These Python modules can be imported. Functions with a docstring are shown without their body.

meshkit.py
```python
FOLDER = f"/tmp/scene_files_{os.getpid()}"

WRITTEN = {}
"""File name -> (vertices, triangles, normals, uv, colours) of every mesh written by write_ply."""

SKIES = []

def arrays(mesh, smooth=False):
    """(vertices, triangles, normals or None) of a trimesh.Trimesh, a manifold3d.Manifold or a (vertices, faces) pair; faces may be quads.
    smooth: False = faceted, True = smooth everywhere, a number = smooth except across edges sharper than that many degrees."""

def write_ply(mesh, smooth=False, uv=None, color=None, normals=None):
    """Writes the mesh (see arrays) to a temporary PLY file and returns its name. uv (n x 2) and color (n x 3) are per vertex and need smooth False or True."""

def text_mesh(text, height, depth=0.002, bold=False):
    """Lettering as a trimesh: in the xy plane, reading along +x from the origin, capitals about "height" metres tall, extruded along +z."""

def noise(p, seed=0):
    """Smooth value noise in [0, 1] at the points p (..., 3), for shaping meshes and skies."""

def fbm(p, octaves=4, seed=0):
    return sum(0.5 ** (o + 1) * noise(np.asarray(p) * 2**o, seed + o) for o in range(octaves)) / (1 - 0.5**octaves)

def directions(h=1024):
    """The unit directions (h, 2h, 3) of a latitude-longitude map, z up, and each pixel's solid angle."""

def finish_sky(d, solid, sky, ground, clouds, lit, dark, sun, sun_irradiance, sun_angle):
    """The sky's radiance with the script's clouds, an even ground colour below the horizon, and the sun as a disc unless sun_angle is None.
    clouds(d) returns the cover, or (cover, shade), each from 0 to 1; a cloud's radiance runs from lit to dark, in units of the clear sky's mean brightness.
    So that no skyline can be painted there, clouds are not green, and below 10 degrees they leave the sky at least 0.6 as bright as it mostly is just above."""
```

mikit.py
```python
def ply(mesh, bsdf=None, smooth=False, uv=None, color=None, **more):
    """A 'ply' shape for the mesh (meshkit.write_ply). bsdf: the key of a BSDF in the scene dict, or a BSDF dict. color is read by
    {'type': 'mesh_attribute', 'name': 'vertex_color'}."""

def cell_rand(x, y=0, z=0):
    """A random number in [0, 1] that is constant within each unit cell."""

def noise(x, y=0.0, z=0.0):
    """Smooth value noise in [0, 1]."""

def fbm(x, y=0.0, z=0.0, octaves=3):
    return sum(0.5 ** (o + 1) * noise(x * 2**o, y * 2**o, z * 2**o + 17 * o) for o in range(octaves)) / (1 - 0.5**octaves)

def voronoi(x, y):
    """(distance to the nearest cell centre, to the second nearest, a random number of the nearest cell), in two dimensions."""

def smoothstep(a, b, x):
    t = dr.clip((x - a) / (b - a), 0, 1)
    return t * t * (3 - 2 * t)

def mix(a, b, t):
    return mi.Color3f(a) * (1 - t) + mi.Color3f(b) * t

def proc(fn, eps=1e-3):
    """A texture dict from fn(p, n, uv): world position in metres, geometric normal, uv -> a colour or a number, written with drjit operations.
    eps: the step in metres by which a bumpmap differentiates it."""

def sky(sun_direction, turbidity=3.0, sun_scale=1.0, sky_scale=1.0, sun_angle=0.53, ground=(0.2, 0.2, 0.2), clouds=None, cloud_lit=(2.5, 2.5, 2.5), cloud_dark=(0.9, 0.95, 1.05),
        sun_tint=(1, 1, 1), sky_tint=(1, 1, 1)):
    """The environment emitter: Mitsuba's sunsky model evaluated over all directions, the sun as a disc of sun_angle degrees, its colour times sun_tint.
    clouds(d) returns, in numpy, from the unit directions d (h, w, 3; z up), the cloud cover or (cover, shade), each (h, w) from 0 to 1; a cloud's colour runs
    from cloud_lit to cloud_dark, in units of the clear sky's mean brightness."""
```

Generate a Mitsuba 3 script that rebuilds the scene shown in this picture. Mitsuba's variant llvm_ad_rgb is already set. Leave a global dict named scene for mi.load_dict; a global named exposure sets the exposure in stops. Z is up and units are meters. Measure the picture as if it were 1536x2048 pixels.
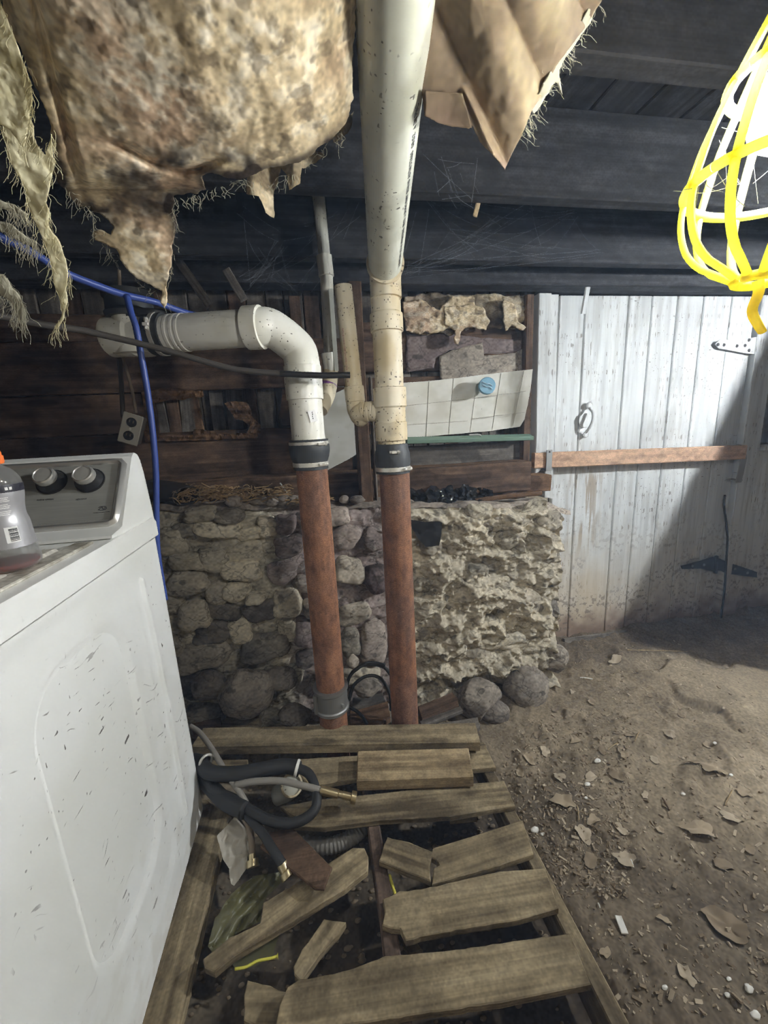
import math, random
import numpy as np, trimesh, manifold3d, mitsuba as mi, drjit as dr
import mikit, meshkit
from mikit import ply, proc, noise, fbm, cell_rand, smoothstep, mix
from scipy.spatial import Delaunay
from shapely.geometry import Polygon, Point, LineString
import shapely

scene, labels = {}, {}
# ---------------------------------------------------------------- camera, light, exposure
W, H_PX, FOCAL, EYE = 1536, 2048, 800.0, 1.22
_c = np.array([768.0, 1024.0])
_d = np.array([950 - 768, 4700 - 1024, FOCAL]); _d /= np.linalg.norm(_d)
_r = np.array([5645 - 768, 550 - 1024, FOCAL]); _r -= _d * (_r @ _d); _r /= np.linalg.norm(_r)
ROT = np.stack([_r, np.cross(_r, _d), -_d])           # rows: world axes seen by the camera (x right, y down, z forward)
_right, _down, _fwd = ROT[:, 0], ROT[:, 1], ROT[:, 2]
_m = np.eye(4); _m[:3, 0] = -_right; _m[:3, 1] = -_down; _m[:3, 2] = _fwd; _m[:3, 3] = [0, 0, EYE]
scene['camera'] = {'type': 'perspective', 'fov': math.degrees(2 * math.atan(768 / FOCAL)), 'fov_axis': 'x', 'near_clip': 0.02, 'far_clip': 50.0,
                   'to_world': mi.ScalarTransform4f(_m)}
exposure = 0.20
scene['ambient_fill'] = {'type': 'constant', 'radiance': {'type': 'rgb', 'value': [0.255, 0.220, 0.158]}}  # even warm fill added to lift the dark; no opening is seen
LAMP_A, LAMP_B = np.array([0.60, 0.47, 1.545]), np.array([2.25, 0.55, 1.62])
POWER_A, POWER_B = [380, 372, 345], [4000, 4150, 4200]

# ---------------------------------------------------------------- helpers
rng = np.random.default_rng(7)
random.seed(7)

def at(px, py, x=None, y=None, z=None):
    """The point of the world seen at a pixel of the photograph, on the plane x=, y= or z=."""
    d = ROT @ np.array([px - 768.0, py - 1024.0, FOCAL])
    t = x / d[0] if x is not None else y / d[1] if y is not None else (z - EYE) / d[2]
    return np.array([0, 0, EYE]) + t * d

def numbered(base, parent=None):
    full = base if parent is None else parent + '__' + base
    used = [k for k in list(scene) + list(labels) if k == full or k.startswith(full + '__')]
    if not used: return full
    i = 1
    while True:
        key = f'{full}_{i:03d}'
        if not any(k == key or k.startswith(key + '__') for k in list(scene) + list(labels)): return key
        i += 1

def say(key, label=None, cat=None, group=None, kind=None):
    d = labels.setdefault(key, {})
    for k, v in (('label', label), ('category', cat), ('group', group), ('kind', kind)):
        if v: d[k] = v
    return key

def obj(name, mesh, bsdf, parent=None, smooth=False, uv=None, color=None, **more):
    key = numbered(name, parent)
    scene[key] = ply(mesh, bsdf, smooth, uv, color, **more)
    return key

def thing(name, label, cat, group=None):
    key = numbered(name); say(key, label, cat, group); return key

def put(name, mesh, bsdf, label, cat, group=None, smooth=False, uv=None, color=None, kind=None):
    key = obj(name, mesh, bsdf, None, smooth, uv, color); say(key, label, cat, group, kind); return key

def unit(v): v = np.asarray(v, float); return v / max(np.linalg.norm(v), 1e-12)
def N(p, s, seed=0, o=4): return meshkit.fbm(np.asarray(p, float) * s, o, seed) * 2 - 1
def cat_meshes(ms): return trimesh.util.concatenate(ms)
def TM(v, f): return trimesh.Trimesh(np.asarray(v, float), np.asarray(f, int), process=False)

def spline(pts, n=10):
    P = np.asarray(pts, float)
    if len(P) < 3: return np.array([P[0] + (P[1] - P[0]) * t for t in np.linspace(0, 1, n)])
    Q = np.vstack([2 * P[0] - P[1], P, 2 * P[-1] - P[-2]])
    out = []
    for i in range(1, len(Q) - 2):
        for t in np.linspace(0, 1, n, endpoint=False):
            a, b, c, d = Q[i - 1], Q[i], Q[i + 1], Q[i + 2]
            out.append(0.5 * (2 * b + (c - a) * t + (2 * a - 5 * b + 4 * c - d) * t**2 + (3 * b - a - 3 * c + d) * t**3))
    out.append(P[-1])
    return np.array(out)

def tube(path, r, n=14, caps=True, bore=0.0, flat=1.0):
    """A swept tube; r a number or one per station. bore: inner radius share for an open end."""
    P = np.asarray(path, float); r = np.broadcast_to(np.asarray(r, float), (len(P),))
    tan = np.gradient(P, axis=0); tan /= np.maximum(np.linalg.norm(tan, axis=1, keepdims=True), 1e-9)
    ref = np.array([0, 0, 1.0]) if abs(tan[0][2]) < 0.8 else np.array([1.0, 0, 0])
    u = unit(np.cross(tan[0], ref)); us = []
    for t in tan:
        u = unit(u - t * (u @ t)); us.append(u)
    a = np.linspace(0, 2 * np.pi, n, endpoint=False)
    rings = [p + rr * (np.outer(np.cos(a), uu) + flat * np.outer(np.sin(a), np.cross(t, uu))) for p, rr, uu, t in zip(P, r, us, tan)]
    V = np.vstack(rings); F = []
    for i in range(len(P) - 1):
        for j in range(n):
            k = (j + 1) % n
            F += [[i * n + j, i * n + k, (i + 1) * n + k], [i * n + j, (i + 1) * n + k, (i + 1) * n + j]]
    if caps:
        for i, s in ((0, -1), (len(P) - 1, 1)):
            base = len(V)
            if bore:
                inner = P[i] + (V[i * n:(i + 1) * n] - P[i]) * bore
                deep = inner - s * tan[i] * r[i] * 1.5
                V = np.vstack([V, inner, deep, [deep.mean(0)]])
                for j in range(n):
                    k = (j + 1) % n
                    q = [[i * n + j, i * n + k, base + k], [i * n + j, base + k, base + j], [base + j, base + k, base + n + k], [base + j, base + n + k, base + n + j], [base + n + j, base + n + k, base + 2 * n]]
                    F += q if s > 0 else [x[::-1] for x in q]
            else:
                V = np.vstack([V, [P[i]]])
                for j in range(n):
                    k = (j + 1) % n
                    F.append([i * n + j, i * n + k, base] if s > 0 else [i * n + k, i * n + j, base])
    return TM(V, F)

def lathe(p0, axis, prof, n=32):
    """A solid of revolution: prof = [(distance along the axis, radius), ...] from p0."""
    z = unit(axis); x = unit(np.cross(z, [0, 0, 1] if abs(z[2]) < 0.9 else [1, 0, 0])); y = np.cross(z, x)
    a = np.linspace(0, 2 * np.pi, n, endpoint=False)
    V = np.vstack([np.asarray(p0) + z * s + max(r, 1e-5) * (np.outer(np.cos(a), x) + np.outer(np.sin(a), y)) for s, r in prof])
    F = []
    for i in range(len(prof) - 1):
        for j in range(n):
            k = (j + 1) % n
            F += [[i * n + j, i * n + k, (i + 1) * n + k], [i * n + j, (i + 1) * n + k, (i + 1) * n + j]]
    for i, s in ((0, -1), (len(prof) - 1, 1)):
        if prof[i][1] > 2e-5:
            V = np.vstack([V, [np.asarray(p0) + z * prof[i][0]]])
            for j in range(n):
                k = (j + 1) % n
                F.append([i * n + j, i * n + k, len(V) - 1] if s > 0 else [i * n + k, i * n + j, len(V) - 1])
    return TM(V, F)

def box(size, center=(0, 0, 0), bevel=0.0, rot=None):
    sx, sy, sz = (s / 2 for s in size)
    if bevel > 0:
        b = min(bevel, 0.45 * min(size)); pts = []
        for a in (-1, 1):
            for c in (-1, 1):
                for e in (-1, 1):
                    pts += [[a * sx, c * (sy - b), e * (sz - b)], [a * (sx - b), c * sy, e * (sz - b)], [a * (sx - b), c * (sy - b), e * sz]]
        m = trimesh.Trimesh(np.array(pts)).convex_hull
    else:
        m = trimesh.creation.box(size)
    if rot is not None: m.apply_transform(rot)
    m.apply_translation(center)
    return m

def plank(a, b, w, t, up=(0, 0, 1), k=0, step=0.06, jag=(0, 0), warp=0.0, seed=0, chamfer=0.003, wob=0.0015):
    """A sawn board from a to b, w wide (across up), t thick: (mesh, uv). uv runs along the grain in metres, offset by the piece's number."""
    a, b = np.asarray(a, float), np.asarray(b, float); L = np.linalg.norm(b - a); ax = (b - a) / L
    up = unit(np.asarray(up, float) - ax * (np.asarray(up, float) @ ax)); side = np.cross(up, ax)
    c = min(chamfer, 0.4 * t)
    ring = [(-w / 2, -t / 2 + c), (-w / 2, t / 2 - c), (-w / 2 + c, t / 2), (-w / 6, t / 2), (w / 6, t / 2), (w / 2 - c, t / 2), (w / 2, t / 2 - c), (w / 2, -t / 2 + c), (w / 2 - c, -t / 2), (-w / 2 + c, -t / 2)]
    ring = np.array(ring + ring[:1]); per = np.concatenate([[0], np.cumsum(np.linalg.norm(np.diff(ring, axis=0), axis=1))])
    n = max(2, int(L / step) + 1); V, UV = [], []
    for i in range(n):
        s = L * i / (n - 1)
        for (y, z), v in zip(ring, per):
            e = 0.0
            if i == 0 and jag[0]: e = jag[0] * meshkit.noise([y * 60 + seed, z * 30, 0.5], seed)
            if i == n - 1 and jag[1]: e = -jag[1] * meshkit.noise([y * 60 + seed, z * 30, 7.5], seed)
            dy = wob * (2 * meshkit.noise([s * 9 + seed * 3, 1.5 + (y > 0), 0.5], seed) - 1)
            dz = warp * math.sin(math.pi * s / L)
            V.append(a + ax * (s + e) + side * (y + dy) + up * (z + dz)); UV.append((s + 20 * k, v + 3.1 * k))
    m = len(ring); F = []
    for i in range(n - 1):
        for j in range(m - 1):
            F += [[i * m + j, (i + 1) * m + j + 1, i * m + j + 1], [i * m + j, (i + 1) * m + j, (i + 1) * m + j + 1]]
    for i, s in ((0, 1), (n - 1, -1)):
        base = len(V); V += [V[i * m + j] for j in range(m)]; UV += [(20 * k + 0.02 * ring[j][1] / max(t, 1e-3), 3.1 * k + ring[j][0]) for j in range(m)]
        V.append(np.mean(V[base:], axis=0)); UV.append((20 * k, 3.1 * k))
        for j in range(m - 1):
            F.append([base + j, base + j + 1, base + m] if s > 0 else [base + j + 1, base + j, base + m])
    return TM(V, F), np.array(UV)

def board(name, a, b, w, t, mat='wood_old', parent=None, **kw):
    m, uv = plank(a, b, w, t, **kw)
    return obj(name, m, mat, parent, False, uv)

def rough_outline(pts, step=0.012, amp=0.004, seed=0, keep=()):
    """Splits an outline's edges into short steps, wobbling those not in keep."""
    out = []
    for i, p in enumerate(pts):
        q = pts[(i + 1) % len(pts)]; L = np.linalg.norm(q - p); n = max(1, int(L / step))
        nrm = np.array([-(q - p)[1], (q - p)[0]]) / max(L, 1e-9)
        for j in range(n):
            t = j / n; w = amp * (0.15 if i in keep else 1.0)
            out.append(p + (q - p) * t + nrm * w * (2 * meshkit.noise([i * 7.3 + t * L / 0.012, seed + .5, .5], seed) - 1))
    return np.array(out)

def slab(poly, z, thick, grain, k=0, amp=0.002, seed=0, keep=(), tilt=(0, 0), bevel=0.002):
    """A board lying flat: outline poly (world x, y) at height z, going thick down; grain = direction in x, y; tilt = slope in x, y."""
    P = rough_outline(np.asarray(poly, float), 0.015, amp, seed, keep)
    pg = Polygon(P).buffer(0)
    if pg.geom_type != 'Polygon': pg = max(pg.geoms, key=lambda g: g.area)
    inner = pg.buffer(-bevel)
    g = unit(np.array([*grain, 0]))[:2]; c = P.mean(0)
    ms = []
    v2, f2 = trimesh.creation.triangulate_polygon(inner if inner.geom_type == 'Polygon' and not inner.is_empty else pg, engine='earcut')
    v3, f3 = trimesh.creation.triangulate_polygon(pg, engine='earcut')
    def H(q): return z + (q[:, 0] - c[0]) * tilt[0] + (q[:, 1] - c[1]) * tilt[1]
    V, F, UV = [], [], []
    def add(v, f, flip=False, uvs=None):
        base = sum(len(x) for x in V); V.append(v); F.append((f[:, ::-1] if flip else f) + base); UV.append(uvs)
    def uvof(q, dv=0): return np.stack([q @ g + 20 * k, q @ np.array([-g[1], g[0]]) + 3.1 * k + dv], 1)
    def ccw(v, f): 
        a = v[f]; return f if ((a[:, 1, 0] - a[:, 0, 0]) * (a[:, 2, 1] - a[:, 0, 1]) - (a[:, 1, 1] - a[:, 0, 1]) * (a[:, 2, 0] - a[:, 0, 0])).sum() > 0 else f[:, ::-1]
    f2, f3 = ccw(v2, f2), ccw(v3, f3)
    add(np.column_stack([v2, H(v2)]), f2, uvs=uvof(v2))
    add(np.column_stack([v3, H(v3) - thick]), f3, True, uvof(v3))
    ring = np.asarray(shapely.geometry.polygon.orient(pg).exterior.coords); n = len(ring)
    r1 = ring.copy(); top_in = np.array([np.asarray(shapely.ops.nearest_points(inner.exterior, Point(p))[0].coords[0]) for p in ring]) if inner.geom_type == 'Polygon' and not inner.is_empty else ring
    rows = [np.column_stack([top_in, H(top_in)]), np.column_stack([ring, H(ring) - bevel]), np.column_stack([ring, H(ring) - thick])]
    per = np.concatenate([[0], np.cumsum(np.linalg.norm(np.diff(ring, axis=0), axis=1))])
    for a in range(2):
        v = np.vstack([rows[a], rows[a + 1]]); f = []
        for i in range(n - 1): f += [[i, n + i, n + i + 1], [i, n + i + 1, i + 1]]
        add(v, np.array(f), uvs=np.vstack([uvof(ring, 0), uvof(ring, thick * (a + 0.1))]))
    return TM(np.vstack(V), np.vstack(F)), np.vstack(UV)

import shapely.ops

def floorpoly(px, z): return np.array([at(x, y, z=z)[:2] for x, y in px])

def slab_px(name, px, z, thick, mat, parent=None, grain=None, k=0, **kw):
    P = floorpoly(px, z); g = (P[1] - P[0]) if grain is None else (P[grain[1]] - P[grain[0]] if isinstance(grain, list) else grain)
    m, uv = slab(P, z, thick, g, k, **kw)
    return obj(name, m, mat, parent, False, uv)

def sheet(px, depth, step=6.0, thick=0.004, relief=None, seed=0, edge=0.0, back=None):
    """A sheet whose outline (pixels) is seen from the camera, its distance depth(px, py) -> y of the world; relief(points) moves it along the view.
    Returns (mesh, pixel of every vertex): front and back, closed around the rim."""
    P = np.asarray(px, float); out = []
    for i, p in enumerate(P):
        q = P[(i + 1) % len(P)]; L = np.linalg.norm(q - p); n = max(1, int(L / step)); nr = np.array([-(q - p)[1], (q - p)[0]]) / max(L, 1e-9)
        for j in range(n):
            b = p + (q - p) * j / n
            out.append(b + nr * edge * (2 * meshkit.fbm([b[0] / 23.0, b[1] / 23.0, seed + .5], 3, seed) - 1) if edge else b)
    B = np.array(out); pg = Polygon(B).buffer(0)
    if pg.geom_type != 'Polygon': pg = max(pg.geoms, key=lambda g: g.area)
    B = np.asarray(pg.exterior.coords)[:-1]
    x0, y0, x1, y1 = pg.bounds
    gx, gy = np.meshgrid(np.arange(x0, x1, step), np.arange(y0, y1, step)); g = np.stack([gx.ravel() + (np.round(gy.ravel() / step) % 2) * step / 2, gy.ravel()], 1)
    inside = shapely.contains_xy(pg.buffer(-step * 0.45), g[:, 0], g[:, 1])
    Q = np.vstack([B, g[inside]]); tri = Delaunay(Q).simplices; cen = Q[tri].mean(1)
    tri = tri[shapely.contains_xy(pg, cen[:, 0], cen[:, 1])]
    a = Q[tri]; area = (a[:, 1, 0] - a[:, 0, 0]) * (a[:, 2, 1] - a[:, 0, 1]) - (a[:, 1, 1] - a[:, 0, 1]) * (a[:, 2, 0] - a[:, 0, 0])
    tri = np.where((area > 0)[:, None], tri[:, ::-1], tri)          # y runs down: this faces the camera
    Y = np.array([depth(x, y) for x, y in Q])
    D = (ROT @ np.column_stack([Q - _c, np.full(len(Q), FOCAL)]).T).T
    V = np.array([0, 0, EYE]) + D * (Y / D[:, 1])[:, None]
    Dn = D / np.linalg.norm(D, axis=1, keepdims=True)
    if relief is not None: V = V - Dn * relief(V, Q)[:, None]
    th = np.full(len(V), thick) if back is None else back(Q, pg)
    n = len(V); V2 = V + Dn * th[:, None]; F = [tri, tri[:, ::-1] + n]; nb = len(B); rim = []
    orient = Polygon(B).exterior.is_ccw
    for i in range(nb):
        j = (i + 1) % nb; q = [[i, n + j, j], [i, n + i, n + j]]
        rim += q if not orient else [x[::-1] for x in q]
    F.append(np.array(rim))
    m = TM(np.vstack([V, V2]), np.vstack(F))
    return m, np.vstack([Q, Q])

def rock(center, size, seed=0, sub=4, rough=0.16, flat=0.0, angular=0.5):
    m = trimesh.creation.icosphere(sub); v = m.vertices.copy()
    r = np.random.default_rng(seed)
    for _ in range(int(14 * angular)):                             # cut facets
        d = unit(r.normal(size=3)); h = 0.72 + 0.2 * r.random(); s = v @ d; v -= np.outer(np.maximum(s - h, 0), d) * 0.85
    v *= (1 + rough * N(v, 1.6, seed, 4) + 0.03 * N(v, 9, seed + 1, 3))[:, None]
    return TM(v * np.asarray(size) / 2 + np.asarray(center), m.faces)

def grid_mesh(xs, ys, fn):
    X, Y = np.meshgrid(xs, ys, indexing='ij'); V = fn(X.ravel(), Y.ravel()); nx, ny = len(xs), len(ys)
    i, j = np.meshgrid(np.arange(nx - 1), np.arange(ny - 1), indexing='ij'); a = (i * ny + j).ravel()
    return TM(V, np.vstack([np.stack([a, a + ny, a + ny + 1], 1), np.stack([a, a + ny + 1, a + 1], 1)]))

def sstep(a, b, x): t = np.clip((x - a) / (b - a), 0, 1); return t * t * (3 - 2 * t)

# ---------------------------------------------------------------- materials
def pr(color, rough=0.6, metal=0.0, spec=0.5, **more):
    c = color if isinstance(color, dict) else {'type': 'rgb', 'value': list(color)}
    return {'type': 'twosided', 'b': {'type': 'principled', 'base_color': c, 'roughness': rough, 'metallic': metal, 'specular': spec, **more}}

def wood_fn(dark, mid, light, stain=0.5, grain=1.0):
    def fn(p, n, uv):
        u, v = uv.x, uv.y
        piece = cell_rand(dr.floor((u + 8) / 20), 3)
        g = .55 * fbm(u * 3.0, v * 75, piece * 9, 3) + .45 * fbm(u * 11, v * 34, piece * 5 + 3, 3); f = noise(u * 14, v * 420, 2); blot = fbm(u * 5, v * 14, 4 + piece * 5, 3)
        knot = smoothstep(0.78, 0.86, noise(u * 7, v * 22, 8))
        c = mix(mix(dark, mid, smoothstep(0.25, 0.6, g)), light, smoothstep(0.5, 0.85, g) * 0.8)
        c = c * (0.84 + 0.32 * piece) * (1 - 0.22 * grain * f)
        c = mix(c, mi.Color3f(dark) * 0.55, smoothstep(0.5, 0.75, blot) * stain)
        c = mix(c, mi.Color3f(dark) * 0.6, knot * 0.6)
        dust = fbm(p.x * 55, p.y * 55, p.z * 55, 3); sp = noise(p.x * 240, p.y * 240, p.z * 240)
        return c * (0.6 + 0.65 * dust) * (.82 + .36 * sp)
    return fn

scene['wood_pallet'] = pr(proc(wood_fn((.12, .090, .052), (.315, .25, .15), (.47, .385, .245), .55)), .85, spec=.25)
scene['wood_lumber'] = pr(proc(wood_fn((.22, .155, .085), (.43, .325, .185), (.55, .43, .26), .3)), .8, spec=.25)
scene['wood_old'] = pr(proc(wood_fn((.040, .025, .016), (.135, .083, .051), (.225, .145, .092), .65)), .85, spec=.2)
scene['wood_grey'] = pr(proc(wood_fn((.07, .06, .05), (.17, .15, .125), (.28, .25, .21), .6)), .85, spec=.2)
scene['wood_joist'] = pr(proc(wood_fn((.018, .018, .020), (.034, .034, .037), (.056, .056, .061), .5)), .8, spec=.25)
scene['wood_bar'] = pr(proc(wood_fn((.36, .22, .14), (.52, .34, .22), (.62, .44, .30), .2, .6)), .7, spec=.3)

def dirt_fn(p, n, uv):
    big = fbm(p.x * 2.2, p.y * 2.2, 3, 3); mid = fbm(p.x * 14, p.y * 14, 7, 3); fine = noise(p.x * 170, p.y * 170, 1); g2 = noise(p.x * 420, p.y * 420, 5)
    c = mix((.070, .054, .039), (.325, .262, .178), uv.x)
    c = mix(c, mi.Color3f((.44, .37, .265)) * uv.x, smoothstep(.45, .8, big * .6 + mid * .4) * .75)
    c = c * (.62 + .5 * mid) * (.75 + .5 * fine)
    c = mix(c, (.34, .30, .24), smoothstep(.955, .985, g2) * uv.x * .6)
    return c
scene['dirt'] = pr(proc(dirt_fn), .95, spec=.15)

def stone_fn(p, n, uv):                                            # uv.x: how pale, uv.y: how purple
    a = fbm(p.x * 16, p.y * 16, p.z * 16, 4); b = noise(p.x * 130, p.y * 130, p.z * 130); c2 = fbm(p.x * 45 + 9, p.y * 45, p.z * 45, 3)
    dark = mix((.075, .069, .058), (.080, .058, .056), uv.y); pale = mix((.56, .50, .38), (.42, .345, .31), uv.y)
    c = mix(dark, pale, dr.clip(uv.x + (a - .5) * .55, 0, 1)) * (.7 + .6 * b)
    c = mix(c, mi.Color3f((.50, .47, .40)), smoothstep(.60, .74, c2) * .55 * uv.x)
    rid = dr.abs(fbm(p.x * 13, p.y * 13 + 5, p.z * 17, 4) - .5)
    c = mix(c, mi.Color3f((.028, .025, .021)), smoothstep(.022, .004, rid) * .45)
    return mix(c, mi.Color3f((.03, .027, .022)), smoothstep(.60, .74, fbm(p.x * 30, p.y * 30 + 5, p.z * 30, 4)) * .6)
scene['stone'] = pr(proc(stone_fn), .92, spec=.2)

def paint_fn(p, n, uv):                                            # old white paint on the door wall
    streak = fbm(p.x * 60, p.y * 6, p.z * 3.0, 3); sp = noise(p.x * 150, p.y * 20, p.z * 120); big = fbm(p.x * 5, 1, p.z * 4, 3)
    c = mix((.46, .475, .475), (.565, .585, .585), smoothstep(.25, .7, streak))
    c = mix(c, (.62, .635, .63), smoothstep(.55, .75, fbm(p.x * 24, 6, p.z * 2.5, 3)) * .5)
    worn = smoothstep(.50, .66, fbm(p.x * 55, 3, p.z * 6, 3) * .5 + big * .5)
    c = mix(c, (.32, .31, .28), worn * .30)
    patch = smoothstep(.40, .62, fbm(p.x * 3.3, 9, p.z * 3.3, 3))
    c = mix(c, (.14, .13, .12), smoothstep(.87, .92, sp) * patch * .8)
    stain = smoothstep(.13, .03, dr.abs(p.x - 1.37 + .03 * fbm(p.x * 4, 1, p.z * 8, 2))) * smoothstep(.42, .62, p.z) * smoothstep(.98, .90, p.z)
    c = mix(c, (.24, .19, .13), smoothstep(.45, .62, fbm(p.x * 90, 2, p.z * 5, 3)) * stain * .8)
    crack = noise(p.x * 210, 5, p.z * 24); c = mix(c, (.17, .155, .14), smoothstep(.84, .91, crack) * smoothstep(.40, .58, big) * .75)
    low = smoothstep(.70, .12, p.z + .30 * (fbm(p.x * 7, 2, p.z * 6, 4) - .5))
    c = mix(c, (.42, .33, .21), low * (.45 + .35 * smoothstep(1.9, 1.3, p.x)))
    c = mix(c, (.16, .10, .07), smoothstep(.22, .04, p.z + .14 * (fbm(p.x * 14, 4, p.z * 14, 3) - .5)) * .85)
    c = mix(c, (.12, .10, .085), smoothstep(.56, .64, fbm(p.x * 75, 7, p.z * 60, 3)) * smoothstep(.42, .6, fbm(p.x * 9, 2, p.z * 9, 3)) * smoothstep(.9, .12, p.z) * .6)
    return c
scene['old_paint'] = pr(proc(paint_fn), .6, spec=.35)

def pvc_fn(base, dirtc, amount, yellow):
    def fn(p, n, uv):
        s = noise(p.x * 190, p.y * 190, p.z * 150); b = fbm(p.x * 20, p.y * 20, p.z * 20, 3); sc = noise(p.x * 60 + p.z * 20, p.y * 60, p.z * 260)
        c = mix(base, yellow, smoothstep(.35, .7, fbm(p.x * 13, p.y * 13, p.z * 7, 3)))
        c = mix(c, dirtc, smoothstep(.90 - amount * .28, .96 - amount * .22, s) * smoothstep(.35, .6, b))
        return mix(c, dirtc, smoothstep(.90, .97, sc) * smoothstep(.5, .62, b) * (.3 + amount) + smoothstep(.58, .8, b) * amount * .5)
    return fn
scene['pvc_white'] = pr(proc(pvc_fn((.78, .78, .72), (.10, .09, .07), .24, (.70, .69, .60))), .35, spec=.5)
scene['pvc_main'] = pr(proc(pvc_fn((.60, .61, .53), (.12, .12, .10), .34, (.52, .53, .45))), .42, spec=.45)
scene['pvc_grey'] = pr(proc(pvc_fn((.55, .56, .50), (.12, .11, .09), .22, (.48, .48, .42))), .4, spec=.5)
scene['pvc_cream'] = pr(proc(pvc_fn((.66, .60, .46), (.10, .075, .05), .5, (.52, .43, .27))), .45, spec=.45)

def rust_fn(p, n, uv):
    a = fbm(p.x * 45, p.y * 45, p.z * 22, 4); b = noise(p.x * 330, p.y * 330, p.z * 330); st = fbm(p.x * 90, p.y * 90, p.z * 5, 3)
    c = mix((.125, .060, .038), (.25, .115, .060), smoothstep(.3, .7, a * .6 + st * .4))
    c = mix(c, (.15, .095, .075), smoothstep(.45, .8, fbm(p.x * 9, p.y * 9, p.z * 5, 3)) * .6)
    c = mix(c, (.30, .15, .085), smoothstep(.55, .75, fbm(p.x * 18, p.y * 18, p.z * 7 + 4, 3)) * .5) * (.70 + .6 * b)
    return mix(c, (.42, .33, .26), smoothstep(.945, .985, b) * .6)
scene['rust'] = pr(proc(rust_fn), .75, spec=.3)

def insul_fn(p, n, uv):                                            # uv.x: char, uv.y: pale
    a = fbm(p.x * 20, p.y * 20, p.z * 20, 4); b = fbm(p.x * 6, p.y * 6, p.z * 6, 3); s = noise(p.x * 210, p.y * 210, p.z * 210); t = fbm(p.x * 55, p.y * 55, p.z * 55, 4); q = fbm(p.x * 38 + 3, p.y * 38, p.z * 38, 4)
    c = mix((.35, .27, .165), (.64, .53, .345), smoothstep(.26, .58, a * .6 + t * .4))
    c = mix(c, (.42, .27, .20), smoothstep(.48, .68, b) * .55)
    c = mix(c, (.84, .78, .64), smoothstep(.46, .62, t * .75 + a * .25) * uv.y * .85)
    c = mix(c, (.10, .075, .05), smoothstep(.58, .70, q) * .65)
    c = mix(c, (.045, .035, .028), dr.clip(uv.x + (a - .5) * .5 * smoothstep(.02, .3, uv.x), 0, 1))
    return c * (.72 + .56 * s)
scene['insulation'] = pr(proc(insul_fn), .95, spec=.1)

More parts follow.
